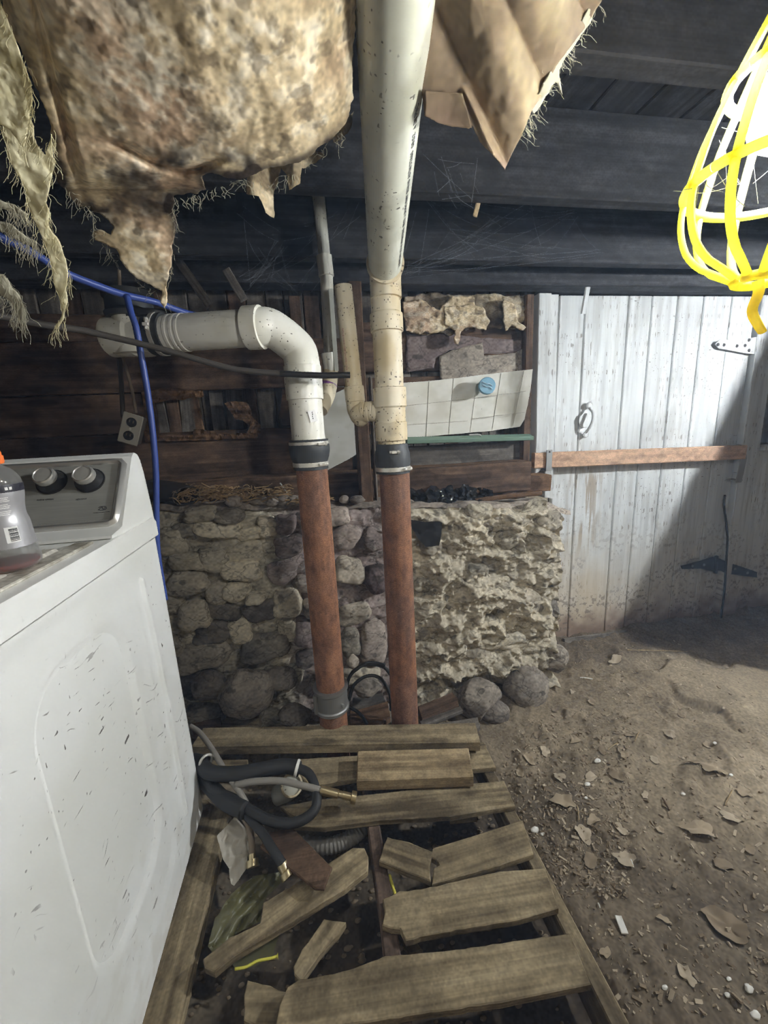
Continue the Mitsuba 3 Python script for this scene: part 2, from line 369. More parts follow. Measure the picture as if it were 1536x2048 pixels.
def kraft_fn(p, n, uv):
    a = fbm(p.x * 12, p.y * 12, p.z * 12, 4); s = noise(p.x * 120, p.y * 120, p.z * 120)
    c = mix((.165, .122, .080), (.245, .190, .124), smoothstep(.3, .7, a))
    c = mix(c, (.195, .125, .105), smoothstep(.5, .7, fbm(p.x * 5, p.y * 5, p.z * 5, 3)) * .5)
    return c * (.85 + .3 * s)
scene['kraft'] = pr(proc(kraft_fn), .7, spec=.25)

def enamel_fn(p, n, uv):                                           # washer enamel: chips and scrapes on the side panel
    y, z = p.y, p.z
    zone = smoothstep(.30, .05, dr.abs((y - .80) * .7 + (z - .50) * .45)) * smoothstep(.05, .2, z) * smoothstep(.92, .75, z)
    near = smoothstep(.9, 1.06, y) * smoothstep(.25, .4, z) * smoothstep(.95, .8, z)
    w = fbm(y * 14, z * 14, 2, 2) - .5
    d1 = z + y * .12; d2 = y - z * .12
    line = noise(d1 * 240 + w * 14, d2 * 22, 3); sp = noise(y * 130, z * 130, 6); sm = fbm(y * 20, z * 20, 9, 3)
    bad = smoothstep(.90, .95, line) * smoothstep(.45, .6, sm) * zone + smoothstep(.93, .96, sp) * (zone * .8 + near * .9 + .08) * smoothstep(.4, .6, sm)
    c = mix((.85, .865, .85), (.80, .81, .775), smoothstep(.4, .7, fbm(y * 5, z * 5, p.x * 5, 3)))
    c = mix(c, (.60, .57, .50), smoothstep(.5, .75, sm) * .25 * smoothstep(.5, .15, z))
    return mix(c, (.10, .09, .085), dr.clip(bad, 0, 1) * dr.select(n.x > .5, 1., .15))
scene['enamel'] = pr(proc(enamel_fn), .28, spec=.5)

def dusty_fn(p, n, uv):
    a = fbm(p.x * 22, p.y * 22, 1, 4); s = noise(p.x * 200, p.y * 200, 3)
    return mix((.50, .48, .42), (.22, .20, .16), smoothstep(.35, .7, a)) * (.8 + .4 * s)
scene['dusty_enamel'] = pr(proc(dusty_fn), .6, spec=.3)

def brushed_fn(p, n, uv):
    a = noise(p.x * 14, p.y * 700, p.z * 700); b = fbm(p.x * 9, p.y * 9, p.z * 9, 3)
    return mix((.36, .36, .33), (.43, .43, .395), a) * (.7 + .5 * b)
scene['brushed'] = pr(proc(brushed_fn), .45, .35)
scene['chrome'] = pr((.72, .71, .68), .26, .8)
scene['steel'] = pr((.78, .76, .70), .32, .6)
scene['galvanised'] = pr((.30, .30, .29), .5, .8)
scene['dark_iron'] = pr((.030, .030, .032), .6, .3)
scene['brass'] = pr((.55, .46, .28), .35, 1.0)
scene['rubber'] = pr((.028, .031, .034), .55, spec=.5)
scene['black_plastic'] = pr((.012, .012, .013), .4, spec=.5)
scene['hose_black'] = pr((.018, .018, .018), .6, spec=.4)
scene['hose_grey'] = pr((.21, .195, .17), .55, spec=.4)
scene['black_film'] = pr((.010, .011, .012), .22, spec=.6)
scene['blue_tube'] = pr((.035, .065, .26), .4, spec=.5)
scene['blue_cap'] = pr((.22, .42, .56), .45, spec=.4)
scene['blue_mark_glint'] = pr((.40, .58, .70), .4)  # lighter than the cap: highlights on the wave ridges, painted in
scene['yellow_plastic'] = {'type': 'principledthin', 'base_color': {'type': 'rgb', 'value': [.92, .76, .14]}, 'roughness': .45, 'diff_trans': 1.3}
scene['yellow_cord'] = pr((.72, .66, .10), .6)
scene['purple_primer'] = pr((.16, .06, .20), .5)
scene['ink'] = pr((.035, .035, .04), .6)
scene['ink_red'] = pr((.30, .10, .11), .6)
scene['orange_cap'] = pr((.85, .20, .05), .4, spec=.5)
scene['label_silver'] = pr((.42, .42, .44), .4, .5)
scene['label_black'] = pr((.02, .02, .03), .4)
scene['white_print'] = pr((.75, .75, .74), .5)
scene['white_chip'] = pr((.70, .69, .64), .7)
scene['green_paint'] = pr((.13, .20, .15), .55, spec=.3)
scene['cable_tan'] = pr((.17, .13, .09), .7)
scene['cable_dark'] = pr((.05, .043, .036), .7)
scene['outlet_plate'] = pr((.40, .38, .33), .6)
def fibre_fn(p, n, uv):
    a = fbm(p.x * 130, p.y * 130, p.z * 16, 3); b = fbm(p.x * 16, p.y * 16, p.z * 10, 3)
    return mix((.50, .44, .24), (.92, .88, .64), smoothstep(.25, .65, a * .6 + b * .4))
scene['fibre_yellow'] = {'type': 'principledthin', 'base_color': proc(fibre_fn), 'roughness': .9, 'diff_trans': .35}
scene['fibre_grey'] = pr((.42, .40, .31), .9, spec=.1)
scene['web'] = pr((.16, .17, .19), .9, spec=.1)
scene['leaf'] = pr((.28, .225, .155), .85, spec=.15)
scene['leaf_pale'] = pr((.36, .30, .22), .85, spec=.15)
scene['leaf_dark'] = pr((.19, .148, .10), .85, spec=.15)
scene['wood_chip'] = pr((.30, .20, .105), .9, spec=.15)
scene['wood_wet'] = pr(proc(wood_fn((.055, .036, .025), (.15, .100, .070), (.26, .18, .13), .6)), .8, spec=.3)
scene['plate_brown'] = pr((.085, .055, .038), .6, spec=.3)
scene['rot'] = pr(proc(wood_fn((.055, .032, .020), (.17, .100, .055), (.30, .185, .10), .6)), .95, spec=.1)
scene['clear_plastic'] = {'type': 'thindielectric', 'int_ior': 1.45}
scene['bottle_plastic'] = {'type': 'principledthin', 'base_color': {'type': 'rgb', 'value': [.93, .94, .94]}, 'roughness': .12, 'spec_trans': .86, 'eta': 1.45, 'diff_trans': .8}
scene['red_juice'] = {'type': 'principledthin', 'base_color': {'type': 'rgb', 'value': [.62, .13, .11]}, 'roughness': .2, 'diff_trans': .9}
def tile_fn(p, n, uv):
    a = fbm(p.x * 16, p.y * 16, p.z * 16, 3); s = noise(p.x * 190, p.y * 190, p.z * 190)
    c = mix((.60, .59, .52), (.68, .67, .61), smoothstep(.35, .65, a))
    c = mix(c, (.40, .37, .29), smoothstep(.55, .8, fbm(p.x * 7, p.y * 7, p.z * 7, 3)) * .5)
    return mix(c, (.12, .10, .08), smoothstep(.955, .975, s))
scene['tile_board'] = pr(proc(tile_fn), .4, spec=.4)
scene['grout'] = pr((.34, .32, .27), .8)


# ================================================================ SETTING: floor, ceiling, walls
def floor_h(x, y):
    p = np.stack([x, y, 0 * x], -1)
    h = 0.030 * N(p, 2.2, 3, 3) + 0.014 * N(p, 9, 5, 4) + 0.006 * N(p, 34, 8, 3)
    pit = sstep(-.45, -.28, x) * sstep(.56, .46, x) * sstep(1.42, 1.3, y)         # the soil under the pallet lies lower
    slab_edge = 1.43 + .05 * np.sin(x * 9) + .03 * np.sin(x * 23 + 1)
    slab = sstep(-.012, .012, (x - 1.46 - .22 * np.maximum(0, 1.42 - y) + .03 * np.sin(y * 31)) ) * sstep(.80, .95, y + .25 * (x - 1.5)) * sstep(.01, -.01, y - slab_edge)
    clod = np.maximum(0, N(p, 20, 11, 3)) * .025 * sstep(.45, .6, x) * (1 - slab)
    rise = .012 * sstep(1.50, 1.85, y) + .02 * sstep(.9, 1.6, x)
    return (h * (1 - slab * .75) + clod - .045 * pit + rise + .016 * slab), pit, slab

xs = np.concatenate([np.arange(-1.5, -.46, .03), np.arange(-.46, 2.5, .0085), np.arange(2.5, 3.2, .03)]); ys = np.concatenate([np.arange(-1.2, .3, .03), np.arange(.3, 1.9, .0085)])
m = grid_mesh(xs, ys, lambda x, y: np.stack([x, y, floor_h(x, y)[0]], 1))
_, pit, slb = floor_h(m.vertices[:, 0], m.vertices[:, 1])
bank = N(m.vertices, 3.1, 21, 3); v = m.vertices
wet = np.clip(sstep(.26, .08, np.abs(v[:, 0] - .62 + .08 * bank)) * sstep(1.25, .8, v[:, 1]) + sstep(.85, .55, v[:, 1] + .12 * bank + .05 * N(v, 9, 44, 3)), 0, 1)     # damp strip beside the pallet, plus shade painted into the near floor
far_dark = sstep(1.50, 1.62, v[:, 1] + .03 * bank)  # darker tone towards the back wall
tone = np.clip(.62 + .22 * bank - .42 * pit - .38 * wet - .30 * far_dark + .10 * slb, .05, 1)
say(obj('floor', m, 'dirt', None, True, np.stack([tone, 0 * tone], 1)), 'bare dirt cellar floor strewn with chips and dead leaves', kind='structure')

def fh(x, y): return float(floor_h(np.array([x]), np.array([y]))[0][0])

# ceiling boards and joists
CEIL = 1.985
say('ceiling', 'dark boards of the floor above', kind='structure')
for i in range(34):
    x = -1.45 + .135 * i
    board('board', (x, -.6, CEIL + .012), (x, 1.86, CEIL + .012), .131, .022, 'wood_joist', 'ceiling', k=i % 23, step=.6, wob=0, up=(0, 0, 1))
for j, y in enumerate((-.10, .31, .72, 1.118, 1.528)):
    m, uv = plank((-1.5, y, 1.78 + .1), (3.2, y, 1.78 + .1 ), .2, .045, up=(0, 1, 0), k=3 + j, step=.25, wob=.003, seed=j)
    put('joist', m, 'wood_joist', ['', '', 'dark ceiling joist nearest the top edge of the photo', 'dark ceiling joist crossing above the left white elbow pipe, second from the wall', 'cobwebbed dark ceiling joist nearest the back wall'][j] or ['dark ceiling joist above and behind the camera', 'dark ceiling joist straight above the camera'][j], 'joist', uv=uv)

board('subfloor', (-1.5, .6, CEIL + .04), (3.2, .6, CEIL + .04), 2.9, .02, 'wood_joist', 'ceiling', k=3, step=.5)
# wall_back: outer siding, sill, boards, studs
WB = 1.75
say('wall_back', 'dark timber back wall above the stone foundation', kind='structure')
for i in range(34):                                               # outer vertical siding seen through the gaps
    x = -1.45 + .075 * i
    board('siding', (x, 1.835 + .004 * (i % 3), .9), (x, 1.835 + .004 * (i % 3), 1.98), .068 + .006 * (i % 2), .018, 'wood_grey' if i % 4 else 'wood_old', 'wall_back', up=(0, -1, 0), k=i % 19, step=.3)
board('outer_skin', (-1.5, 1.875, 1.44), (3.2, 1.875, 1.44), 1.2, .02, 'wood_old', 'wall_back', up=(0, -1, 0), k=10, step=.5)
board('header', (-1.5, 1.70, 1.80), (3.2, 1.70, 1.80), .10, .09, 'wood_joist', 'wall_back', up=(0, -1, 0), k=11, step=.3, wob=.004)
board('sill_beam', (-1.4, 1.70, .985), (.95, 1.70, .965), .13, .13, 'wood_old', 'wall_back', up=(0, -1, 0), k=2, step=.1, wob=.006, seed=4)
board('sheathing', (-1.4, 1.76, 1.482), (.17, 1.76, 1.482), .185, .028, 'wood_old', 'wall_back', up=(0, -1, 0), k=5, step=.15, wob=.003, seed=1)
board('sheathing', (-1.4, 1.765, 1.14), (.17, 1.765, 1.13), .195, .028, 'wood_old', 'wall_back', up=(0, -1, 0), k=8, step=.12, wob=.005, seed=2)
board('sheathing', (-1.4, 1.762, 1.31), (-.60, 1.762, 1.31), .148, .028, 'wood_old', 'wall_back', up=(0, -1, 0), k=9, step=.1, jag=(0, .06), wob=.004, seed=3)
board('sheathing', (-.16, 1.762, 1.31), (.17, 1.762, 1.31), .148, .028, 'wood_old', 'wall_back', up=(0, -1, 0), k=1, step=.1, jag=(.09, 0), wob=.004, seed=5)
board('sheathing', (-1.4, 1.79, 1.64), (-.55, 1.79, 1.62), .10, .025, 'wood_old', 'wall_back', up=(0, -1, 0), k=12, step=.15, jag=(0, .05), seed=6)
for i, (x, z0, z1, t) in enumerate([(-.62, 1.06, 1.74, .0), (-.02, 1.06, 1.74, .0)]):
    board('stud', (x, 1.80, z0), (x, 1.80, z1), .045, .05, 'wood_old', 'wall_back', up=(0, -1, 0), k=14 + i, step=.2)
board('stud', (.197, 1.585, .91), (.197, 1.585, 1.72), .045, .09, 'wood_old', 'wall_back', up=(0, -1, 0), k=16, step=.08, wob=.003, seed=9)
board('stud', (.241, 1.59, .91), (.241, 1.59, 1.40), .008, .05, 'wood_grey', 'wall_back', up=(0, -1, 0), k=17, step=.1)
board('brace', at(352, 515, y=1.66), at(420, 612, y=1.66), .03, .022, 'wood_grey', 'wall_back', up=(0, -1, 0), k=4)
board('brace', at(452, 540, y=1.66), at(488, 600, y=1.66), .03, .022, 'wood_grey', 'wall_back', up=(0, -1, 0), k=6)
# the bay between the stud and the door post: plaster slabs, brick-red boards, grey board, sill
board('sheathing', (.24, 1.80, 1.545), (1.0, 1.80, 1.54), .20, .03, 'wood_old', 'wall_back', up=(0, -1, 0), k=7, step=.08, wob=.004, seed=12)
board('sheathing', (.24, 1.80, 1.30), (1.0, 1.80, 1.30), .24, .025, 'wood_old', 'wall_back', up=(0, -1, 0), k=3, step=.15, seed=13)
board('sheathing', (.30, 1.785, 1.045), (.99, 1.785, 1.045), .15, .025, 'wood_grey', 'wall_back', up=(0, -1, 0), k=11, step=.1, wob=.003, seed=14)
board('stud', (.985, 1.77, .94), (.985, 1.77, 1.74), .035, .06, 'wood_old', 'wall_back', up=(0, -1, 0), k=18, step=.2)
board('batten', (.285, 1.765, .96), (.285, 1.765, 1.13), .05, .02, 'wood_old', 'wall_back', up=(0, -1, 0), k=13)
m, uv = plank((.26, 1.70, .955), (1.06, 1.70, .925), .075, .10, up=(0, -1, 0), k=5, step=.08, wob=.004, seed=15)
obj('sill_beam', m, 'rot', 'wall_back', False, uv)
def slab_wall(name, px, y, th, mat, parent, step=6, relief=.003, seed=0, edge=2.0, **k):
    m, Q = sheet(px, lambda a, b: y, step, th, lambda v, q: relief * N(v, 25, seed, 3), seed, edge)
    return obj(name, m, mat, parent, True, **k)
slab_wall('plaster_patch', [(880, 712), (905, 700), (985, 685), (1000, 660), (1040, 668), (1062, 690), (1062, 735), (810, 772), (805, 745), (870, 735)], 1.775, .02, 'stone', 'wall_back', seed=3, uv=None) if False else None
m, Q = sheet([(878, 712), (905, 700), (965, 684), (968, 712), (1030, 706), (1060, 690), (1058, 748), (880, 765)], lambda a, b: 1.772, 6, .02, lambda v, q: .003 * N(v, 25, 3, 3), 3, 3)
obj('plaster_patch', m, 'stone', 'wall_back', True, np.stack([np.full(len(Q), .42), np.full(len(Q), .35)], 1))
m, Q = sheet([(812, 668), (868, 665), (962, 676), (1050, 680), (1052, 706), (966, 708), (900, 700), (872, 718), (868, 736), (812, 745)], lambda a, b: 1.78, 6, .02, lambda v, q: .003 * N(v, 25, 5, 3), 5, 3)
obj('brick_patch', m, 'stone', 'wall_back', True, np.stack([np.full(len(Q), .20), np.full(len(Q), 1.0)], 1))
# rotten edges round the hole left of the elbow pipe
for i, px in enumerate([[(283, 785), (330, 775), (405, 782), (408, 793), (365, 800), (322, 803), (288, 812)], [(448, 806), (470, 802), (492, 806), (504, 820), (508, 836), (520, 850), (521, 866), (492, 870), (500, 852), (486, 842), (470, 838), (462, 826)], [(388, 858), (430, 862), (440, 872), (385, 868)], [(283, 845), (297, 862), (330, 872), (430, 868), (520, 866), (515, 876), (290, 884)]]):
    m, Q = sheet(px, lambda a, b: 1.735, 3.5, .02, lambda v, q: .012 * N(v, 60, i, 4) + .006, i, 3.5)
    obj('rotten_edge', m, 'rot', 'wall_back', False, Q / 400.0 * [.3, 1])
for i, (px, w, mat) in enumerate([((318, 838), 36, 'wood_grey'), ((350, 838), 22, 'wood_old'), ((375, 836), 26, 'wood_grey'), ((398, 836), 16, 'rot'), ((437, 830), 24, 'wood_grey'), ((470, 838), 30, 'wood_grey')]):
    x = at(*px, y=1.80)[0]; board('lath', (x, 1.795, 1.20), (x + .012 * (i % 3 - 1), 1.795, 1.41), w / 800 * 1.75, .012, mat, 'wall_back', up=(0, -1, 0), k=i + 2, step=.03, wob=.004, seed=i)

# foundation of field stones and mortar: a mortar body with every stone a part
say('wall_foundation', 'rough field stone and mortar foundation wall', kind='structure')
FY = 1.50
def top_z(x): return np.interp(x, [-1.4, -.5, .1, .35, .8, 1.0, 1.12], [.955, .955, .915, .90, .855, .835, .78])
def mortar_y(x, z):
    p = np.stack([x, 0 * x, z], -1); right = sstep(.28, .5, x)
    y = FY + .012 * N(p, 7, 2, 4) - (.018 + .026 * right) * N(p, 15, 4, 4) - .014 * np.maximum(0, N(p, 40, 6, 3)) * (1 + right) - right * .030 * (1 - np.abs(N(p, 10, 16, 4)) * 3)
    y += .016 * (1 - right)
    y -= right * .035 * np.maximum(0, N(p, 6.2, 31, 3)) * 2
    y += .06 * sstep(.16, .02, z) * sstep(.5, .62, x) * sstep(1.0, .9, x)          # undercut where boulders sit
    return y
nx, nz = 520, 240
def mort(u, w):
    x = -1.35 + u * 2.44; z = -.12 + w * (top_z(x) + .12)
    xe = sstep(.93, 1.10, x) ; y = mortar_y(x, z) + .03 * sstep(.95, 1, w) ** 2
    y = y + .30 * sstep(.975, 1.0, u) + .05 * xe * (1 + N(np.stack([x, y, z], -1), 8, 9, 3))
    x = x + .035 * N(np.stack([0 * x, y, z], -1), 7, 12, 3) * sstep(.85, 1, u) - .05 * sstep(.97, 1, u)
    return np.stack([x, y, z], 1)
m = grid_mesh(np.linspace(0, 1, nx), np.linspace(0, 1, nz), mort)
v = m.vertices; pale = np.clip(.60 + .18 * sstep(.2, .5, v[:, 0]) + .30 * N(v, 6, 40, 3), .08, 1); purple = sstep(-.20, -.08, v[:, 0]) * sstep(.34, .22, v[:, 0])
obj('mortar', TM(v, m.faces[:, ::-1]) if m.face_normals[:, 1].mean() > 0 else m, 'stone', 'wall_foundation', True, np.stack([pale, purple], 1))
# top of the wall (ledge)
def ledge(u, w):
    x = -1.35 + u * 2.43; y = FY + .025 + w * .34; z = top_z(x) + .015 + .02 * N(np.stack([x, y, 0 * x], -1), 11, 3, 4) - .02 * (w < .01)
    return np.stack([x, y, z], 1)
m = grid_mesh(np.linspace(0, 1, 240), np.linspace(0, 1, 34), ledge); v = m.vertices
obj('ledge_top', m if m.face_normals[:, 2].mean() > 0 else TM(v, m.faces[:, ::-1]), 'stone', 'wall_foundation', True, np.stack([np.clip(.30 + .35 * sstep(.5, .8, v[:, 0]) + .2 * N(v, 8, 2, 3), .02, 1), np.full(len(v), .5)], 1))

def stone(px, py, w, h, pale, purple, out=.035, seed=0, rough=.011, power=(2.2, 3.0)):
    """A stone of the wall seen at a pixel, w x h pixels in the photo: domed, irregular."""
    c = at(px, py, y=FY); r = np.random.default_rng(seed); n = 30
    sc = 1.50 / 800 * 1.02; a = np.linspace(0, 2 * np.pi, n, endpoint=False)
    e = power[0] + power[1] * r.random(); rad = (np.abs(np.cos(a)) ** e + np.abs(np.sin(a)) ** e) ** (-1 / e)
    ph = r.random(3) * 6.28; rad *= 1 + .07 * np.sin(2 * a + ph[0]) + .06 * np.sin(3 * a + ph[1]) + .04 * np.sin(5 * a + ph[2])
    rot = (r.random() - .5) * .35
    X = rad * np.cos(a) * w * sc / 2; Z = rad * np.sin(a) * h * sc / 2; X, Z = X * np.cos(rot) - Z * np.sin(rot), X * np.sin(rot) + Z * np.cos(rot)
    prof = [(1.04, -.06), (1.0, .25), (.93, .62), (.80, .86), (.58, .97), (.30, 1.0)]
    V = []; 
    for s, d in prof:
        V += [(c[0] + x * s, FY + .006 - d * out, c[2] + z * s) for x, z in zip(X, Z)]
    V.append((c[0], FY + .006 - out, c[2])); V = np.array(V); tilt = (r.random(2) - .5) * np.array([.25, .45])
    V[:, 1] += (V[:, 0] - c[0]) * tilt[0] + (V[:, 2] - c[2]) * tilt[1]
    V[:, 1] -= rough * (N(V, 22, seed, 4) + .5 * N(V, 60, seed + 2, 2)) * np.concatenate([np.repeat([.2, .8, 1, 1, 1, 1], n), [1]])
    V += .4 * rough * np.stack([N(V, 30, seed + 5, 2), 0 * V[:, 0], N(V, 30, seed + 9, 2)], 1)
    F = []
    for i in range(len(prof) - 1):
        for j in range(n):
            k = (j + 1) % n; F += [[i * n + j, (i + 1) * n + k, i * n + k], [i * n + j, (i + 1) * n + j, (i + 1) * n + k]]
    F += [[(len(prof) - 1) * n + j, len(V) - 1, (len(prof) - 1) * n + (j + 1) % n] for j in range(n)]
    m = TM(V, F); 
    if m.face_normals[-1][1] > 0: m = TM(V, m.faces[:, ::-1])
    t = np.clip(pale + .22 * N(V, 12, seed, 3), 0, 1)
    obj('stone', m, 'stone', 'wall_foundation', 40, None) if False else obj('stone', m, 'stone', 'wall_foundation', True, np.stack([t, np.full(len(V), purple)], 1))

LEFT = [(190,365,170,90,.18,0),(390,360,260,115,.62,0),(460,275,190,85,.15,.2),(600,390,170,95,.7,0),(720,345,120,125,.72,.1),(840,330,130,120,.15,1),(860,480,175,140,.08,.8),(180,575,220,125,.4,0),(360,570,170,135,.45,0),(560,520,240,130,.55,0),(540,640,230,140,.8,0),(180,720,245,170,.42,.1),(380,790,150,150,.5,.1),(510,780,170,130,.55,0),(230,940,185,200,.5,.1),(415,910,215,112,.05,.2),(680,905,250,140,.05,.3),(850,850,180,200,.65,.1),(340,1055,230,150,.06,.2),(540,1040,150,175,.7,0),(700,1150,310,190,.13,.1),(860,1040,115,165,.65,0),(280,1210,310,190,.35,.2),(640,815,125,80,.5,0),(820,650,195,150,.25,.9),(965,1050,130,200,.2,1),(1240,410,185,160,.4,.8),(1430,430,140,165,.3,.9),(1270,640,185,175,.5,.3),(1440,690,135,200,.08,1),(1300,930,205,175,.45,.3),(1430,1110,185,290,.55,.7),(1270,1120,150,200,.10,.1),(260,1400,240,200,.04,.3),(300,1590,230,130,.10,.1),(830,1330,240,140,.3,0),(975,1230,130,130,.05,.5),(80,450,150,170,.4,0),(1180,280,170,110,.4,.7),(990,300,150,110,.25,.8),(1000,720,180,130,.3,.6),(1040,880,160,140,.35,.5),(1120,1380,200,160,.3,.2),(680,1480,200,120,.25,0),(1330,1330,260,120,.55,.1),(70,850,150,190,.42,.1),(60,1150,150,200,.3,.1),(270,265,200,85,.4,.1)]
for i, (cx, cy, w, h, pale, pur) in enumerate(LEFT):
    stone(320 + cx * .2995, 950 + cy * .2995, w * .2995 * 1.05, h * .2995 * 1.05, min(1, pale * 1.3 + .05), pur, .020 + .010 * ((i * 7) % 3), 100 + i)
RIGHT = [(780,320,150,140,.32,.2),(950,420,220,140,.45,0),(1200,480,170,210,.5,.1),(1170,680,210,140,.15,.1),(720,650,220,150,.4,0),(460,620,190,140,.5,0),(620,830,220,200,.22,0),(1050,820,230,170,.6,.1),(1190,880,190,150,.14,.2),(430,1010,230,140,.25,.1),(600,1010,190,120,.5,.1),(800,960,230,120,.5,0),(520,1190,320,210,.52,0),(900,1090,420,130,.8,0),(1100,1110,300,130,.8,0),(1110,220,210,120,.5,0),(740,240,190,110,.6,0),(380,720,130,130,.45,0),(860,560,220,120,.5,.1),(420,450,160,150,.4,.1),(600,480,170,110,.55,.1),(1010,620,170,140,.55,0),(880,740,180,140,.5,0),(440,860,180,140,.55,0),(1150,1000,220,110,.75,0),(740,1160,200,110,.55,.1),(600,1300,260,120,.5,.1),(900,300,150,130,.5,.1),(1200,300,160,140,.45,.1),(1010,300,150,120,.55,.1),(380,1130,120,150,.4,.2),(1180,1200,200,130,.55,.1),(860,1230,150,110,.7,0)]
for i, (cx, cy, w, h, pale, pur) in enumerate(RIGHT):
    stone(730 + cx * .306, 950 + cy * .306, w * .306, h * .306, pale, pur, .006 + .014 * ((i * 5) % 3), 300 + i, .021, (1.7, 1.6))

# door of vertical planks, its post, the wall beside it
DY = 1.805
say('door_1', 'wide white painted plank door of the cellar', kind='structure')
edges = [at(x, 850, y=DY)[0] for x in (1109, 1158, 1240, 1284, 1332, 1381, 1434, 1480)]
bot = [fh(x, DY) - .02 for x in edges]
for i in range(len(edges) - 1):
    a, b = edges[i], edges[i + 1]
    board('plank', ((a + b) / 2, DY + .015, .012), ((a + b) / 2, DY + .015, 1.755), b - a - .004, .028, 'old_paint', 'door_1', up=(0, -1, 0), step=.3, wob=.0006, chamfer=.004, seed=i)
board('plank_backing', ((edges[0] + edges[-1]) / 2, DY + .037, .04), ((edges[0] + edges[-1]) / 2, DY + .037, 1.75), edges[-1] - edges[0] - .01, .012, 'wood_old', 'door_1', up=(0, -1, 0), step=.5)
say('trim_1', 'split white door post left of the plank door', kind='structure')
board('post', (1.062, 1.785, .93), (1.055, 1.785, 1.745), .062, .09, 'old_paint', 'trim_1', up=(0, -1, 0), step=.05, jag=(.09, 0), wob=.005, seed=3)
board('post', (1.118, 1.80, .80), (1.108, 1.80, 1.745), .045, .085, 'old_paint', 'trim_1', up=(0, -1, 0), step=.05, jag=(.05, 0), wob=.004, seed=8)
board('sill', at(1128, 1286, y=1.76), at(1338, 1256, y=1.775), .045, .02, 'wood_grey', 'trim_1', up=(0, -1, .4), k=4, step=.05, wob=.003)
board('door_head', (1.03, 1.80, 1.79), (2.4, 1.80, 1.79), .06, .09, 'wood_joist', 'trim_1', up=(0, -1, 0), k=9, step=.3)
say('wall_right', 'grey painted boards right of the plank door', kind='structure')
xr = edges[-1]
board('post', (xr + .028, DY, .03), (xr + .028, DY, 1.755), .05, .05, 'old_paint', 'wall_right', up=(0, -1, 0), step=.1, wob=.002, seed=21)
board('post', (xr + .095, DY + .01, .03), (xr + .095, DY + .01, 1.755), .075, .05, 'old_paint', 'wall_right', up=(0, -1, 0), step=.1, wob=.002, seed=22)
board('panel_board', (xr + .46, DY + .02, .03), (xr + .46, DY + .02, .985), .65, .03, 'old_paint', 'wall_right', up=(0, -1, 0), step=.1, wob=.002, seed=23)
board('panel_rail', (xr + .14, DY - .005, 1.0), (xr + .80, DY - .005, 1.0), .03, .05, 'old_paint', 'wall_right', up=(0, -1, 0), step=.1, seed=24)
board('panel_board', (xr + .30, DY + .05, 1.0), (xr + .30, DY + .05, 1.755), .34, .03, 'wood_grey', 'wall_right', up=(0, -1, 0), k=6, step=.2, seed=25)
board('panel_board', (xr + .65, DY + .05, 1.0), (xr + .65, DY + .05, 1.755), .34, .03, 'old_paint', 'wall_right', up=(0, -1, 0), step=.2, seed=26)
# walls and floor outside the frame that close the cellar at the sides
say('wall_left', 'dark plank wall behind the washing machine', kind='structure')
for i in range(10): board('plank', (-1.47, -1.2, .08 + .2 * i), (-1.47, 1.84, .08 + .2 * i), .194, .03, 'wood_old', 'wall_left', up=(1, 0, 0), k=i, step=.5)

# ================================================================ LAMPS
def lamp(key, base, axis, bulb_power, R=.081, Hc=.27, hang=True):
    """A caged work lamp: base = lower tip of the cage, axis = its direction up to the handle."""
    z = unit(axis); x = unit(np.cross(z, [0, 1, 0])); y = np.cross(z, x)
    prof = [(0, .10), (.03, .45), (.10, .78), (.22, .97), (.35, 1.0), (.55, .87), (.75, .62), (.92, .38), (1.0, .30)]
    ss = np.linspace(0, 1, 40); rr = np.interp(ss, [p[0] for p in prof], [p[1] for p in prof])
    rr = np.convolve(np.pad(rr, 2, mode='edge'), np.ones(5) / 5, 'valid') * R
    for i in range(11):
        a = 2 * np.pi * i / 11 + .25
        P = [base + z * (s * Hc) + r * (np.cos(a) * x + np.sin(a) * y) for s, r in zip(ss, rr)]
        obj('cage_wire', tube(P, .0046, 8, flat=.75), 'yellow_plastic', key, True)
    for s in (.0, .36, .70):
        r = np.interp(s, ss, rr); a = np.linspace(0, 2 * np.pi, 49)
        obj('cage_ring', tube([base + z * (s * Hc) + r * (np.cos(t) * x + np.sin(t) * y) for t in a], .0052, 8, False), 'yellow_plastic', key, True)
    obj('collar', lathe(base + z * (Hc * .98), z, [(0, R * .30), (0, R * .42), (.05, R * .42), (.055, R * .36), (.09, R * .34), (.20, R * .30), (.22, .01)]), 'yellow_plastic', key, 30)
    obj('socket', lathe(base + z * (Hc * .72), z, [(0, .018), (.005, .022), (Hc * .27, .024)]), 'black_plastic', key, 30)
    if hang: obj('cord', tube(spline([base + z * (Hc * .98 + .21), base + z * (Hc * .98 + .25) + [.01, 0, 0], [base[0] + .03, base[1] + .02, CEIL - .02], [base[0] + .03, base[1] + .02, CEIL + .0]], 8), .0045, 8), 'yellow_plastic', key, True)
    hk = [base - y * 0, base - z * .012 - x * .004, base - z * .030 - x * .004 - y * .003, base - z * .045 - x * .012, base - z * .052 - x * .020]
    obj('hook', tube(spline(hk, 8), np.linspace(.0062, .0045, 33), 8, flat=.7), 'yellow_plastic', key, True)
    b = base + z * (Hc * .62) - x * BULB_SHIFT
    m = lathe(b - z * .045, z, [(0, .001), (.003, .016), (.012, .029), (.03, .036), (.05, .035), (.075, .025), (.095, .016)], 24)
    k = obj('bulb', m, 'white_print', key, True)
    scene[k]['emitter'] = {'type': 'area', 'radiance': {'type': 'rgb', 'value': bulb_power}}
    return b

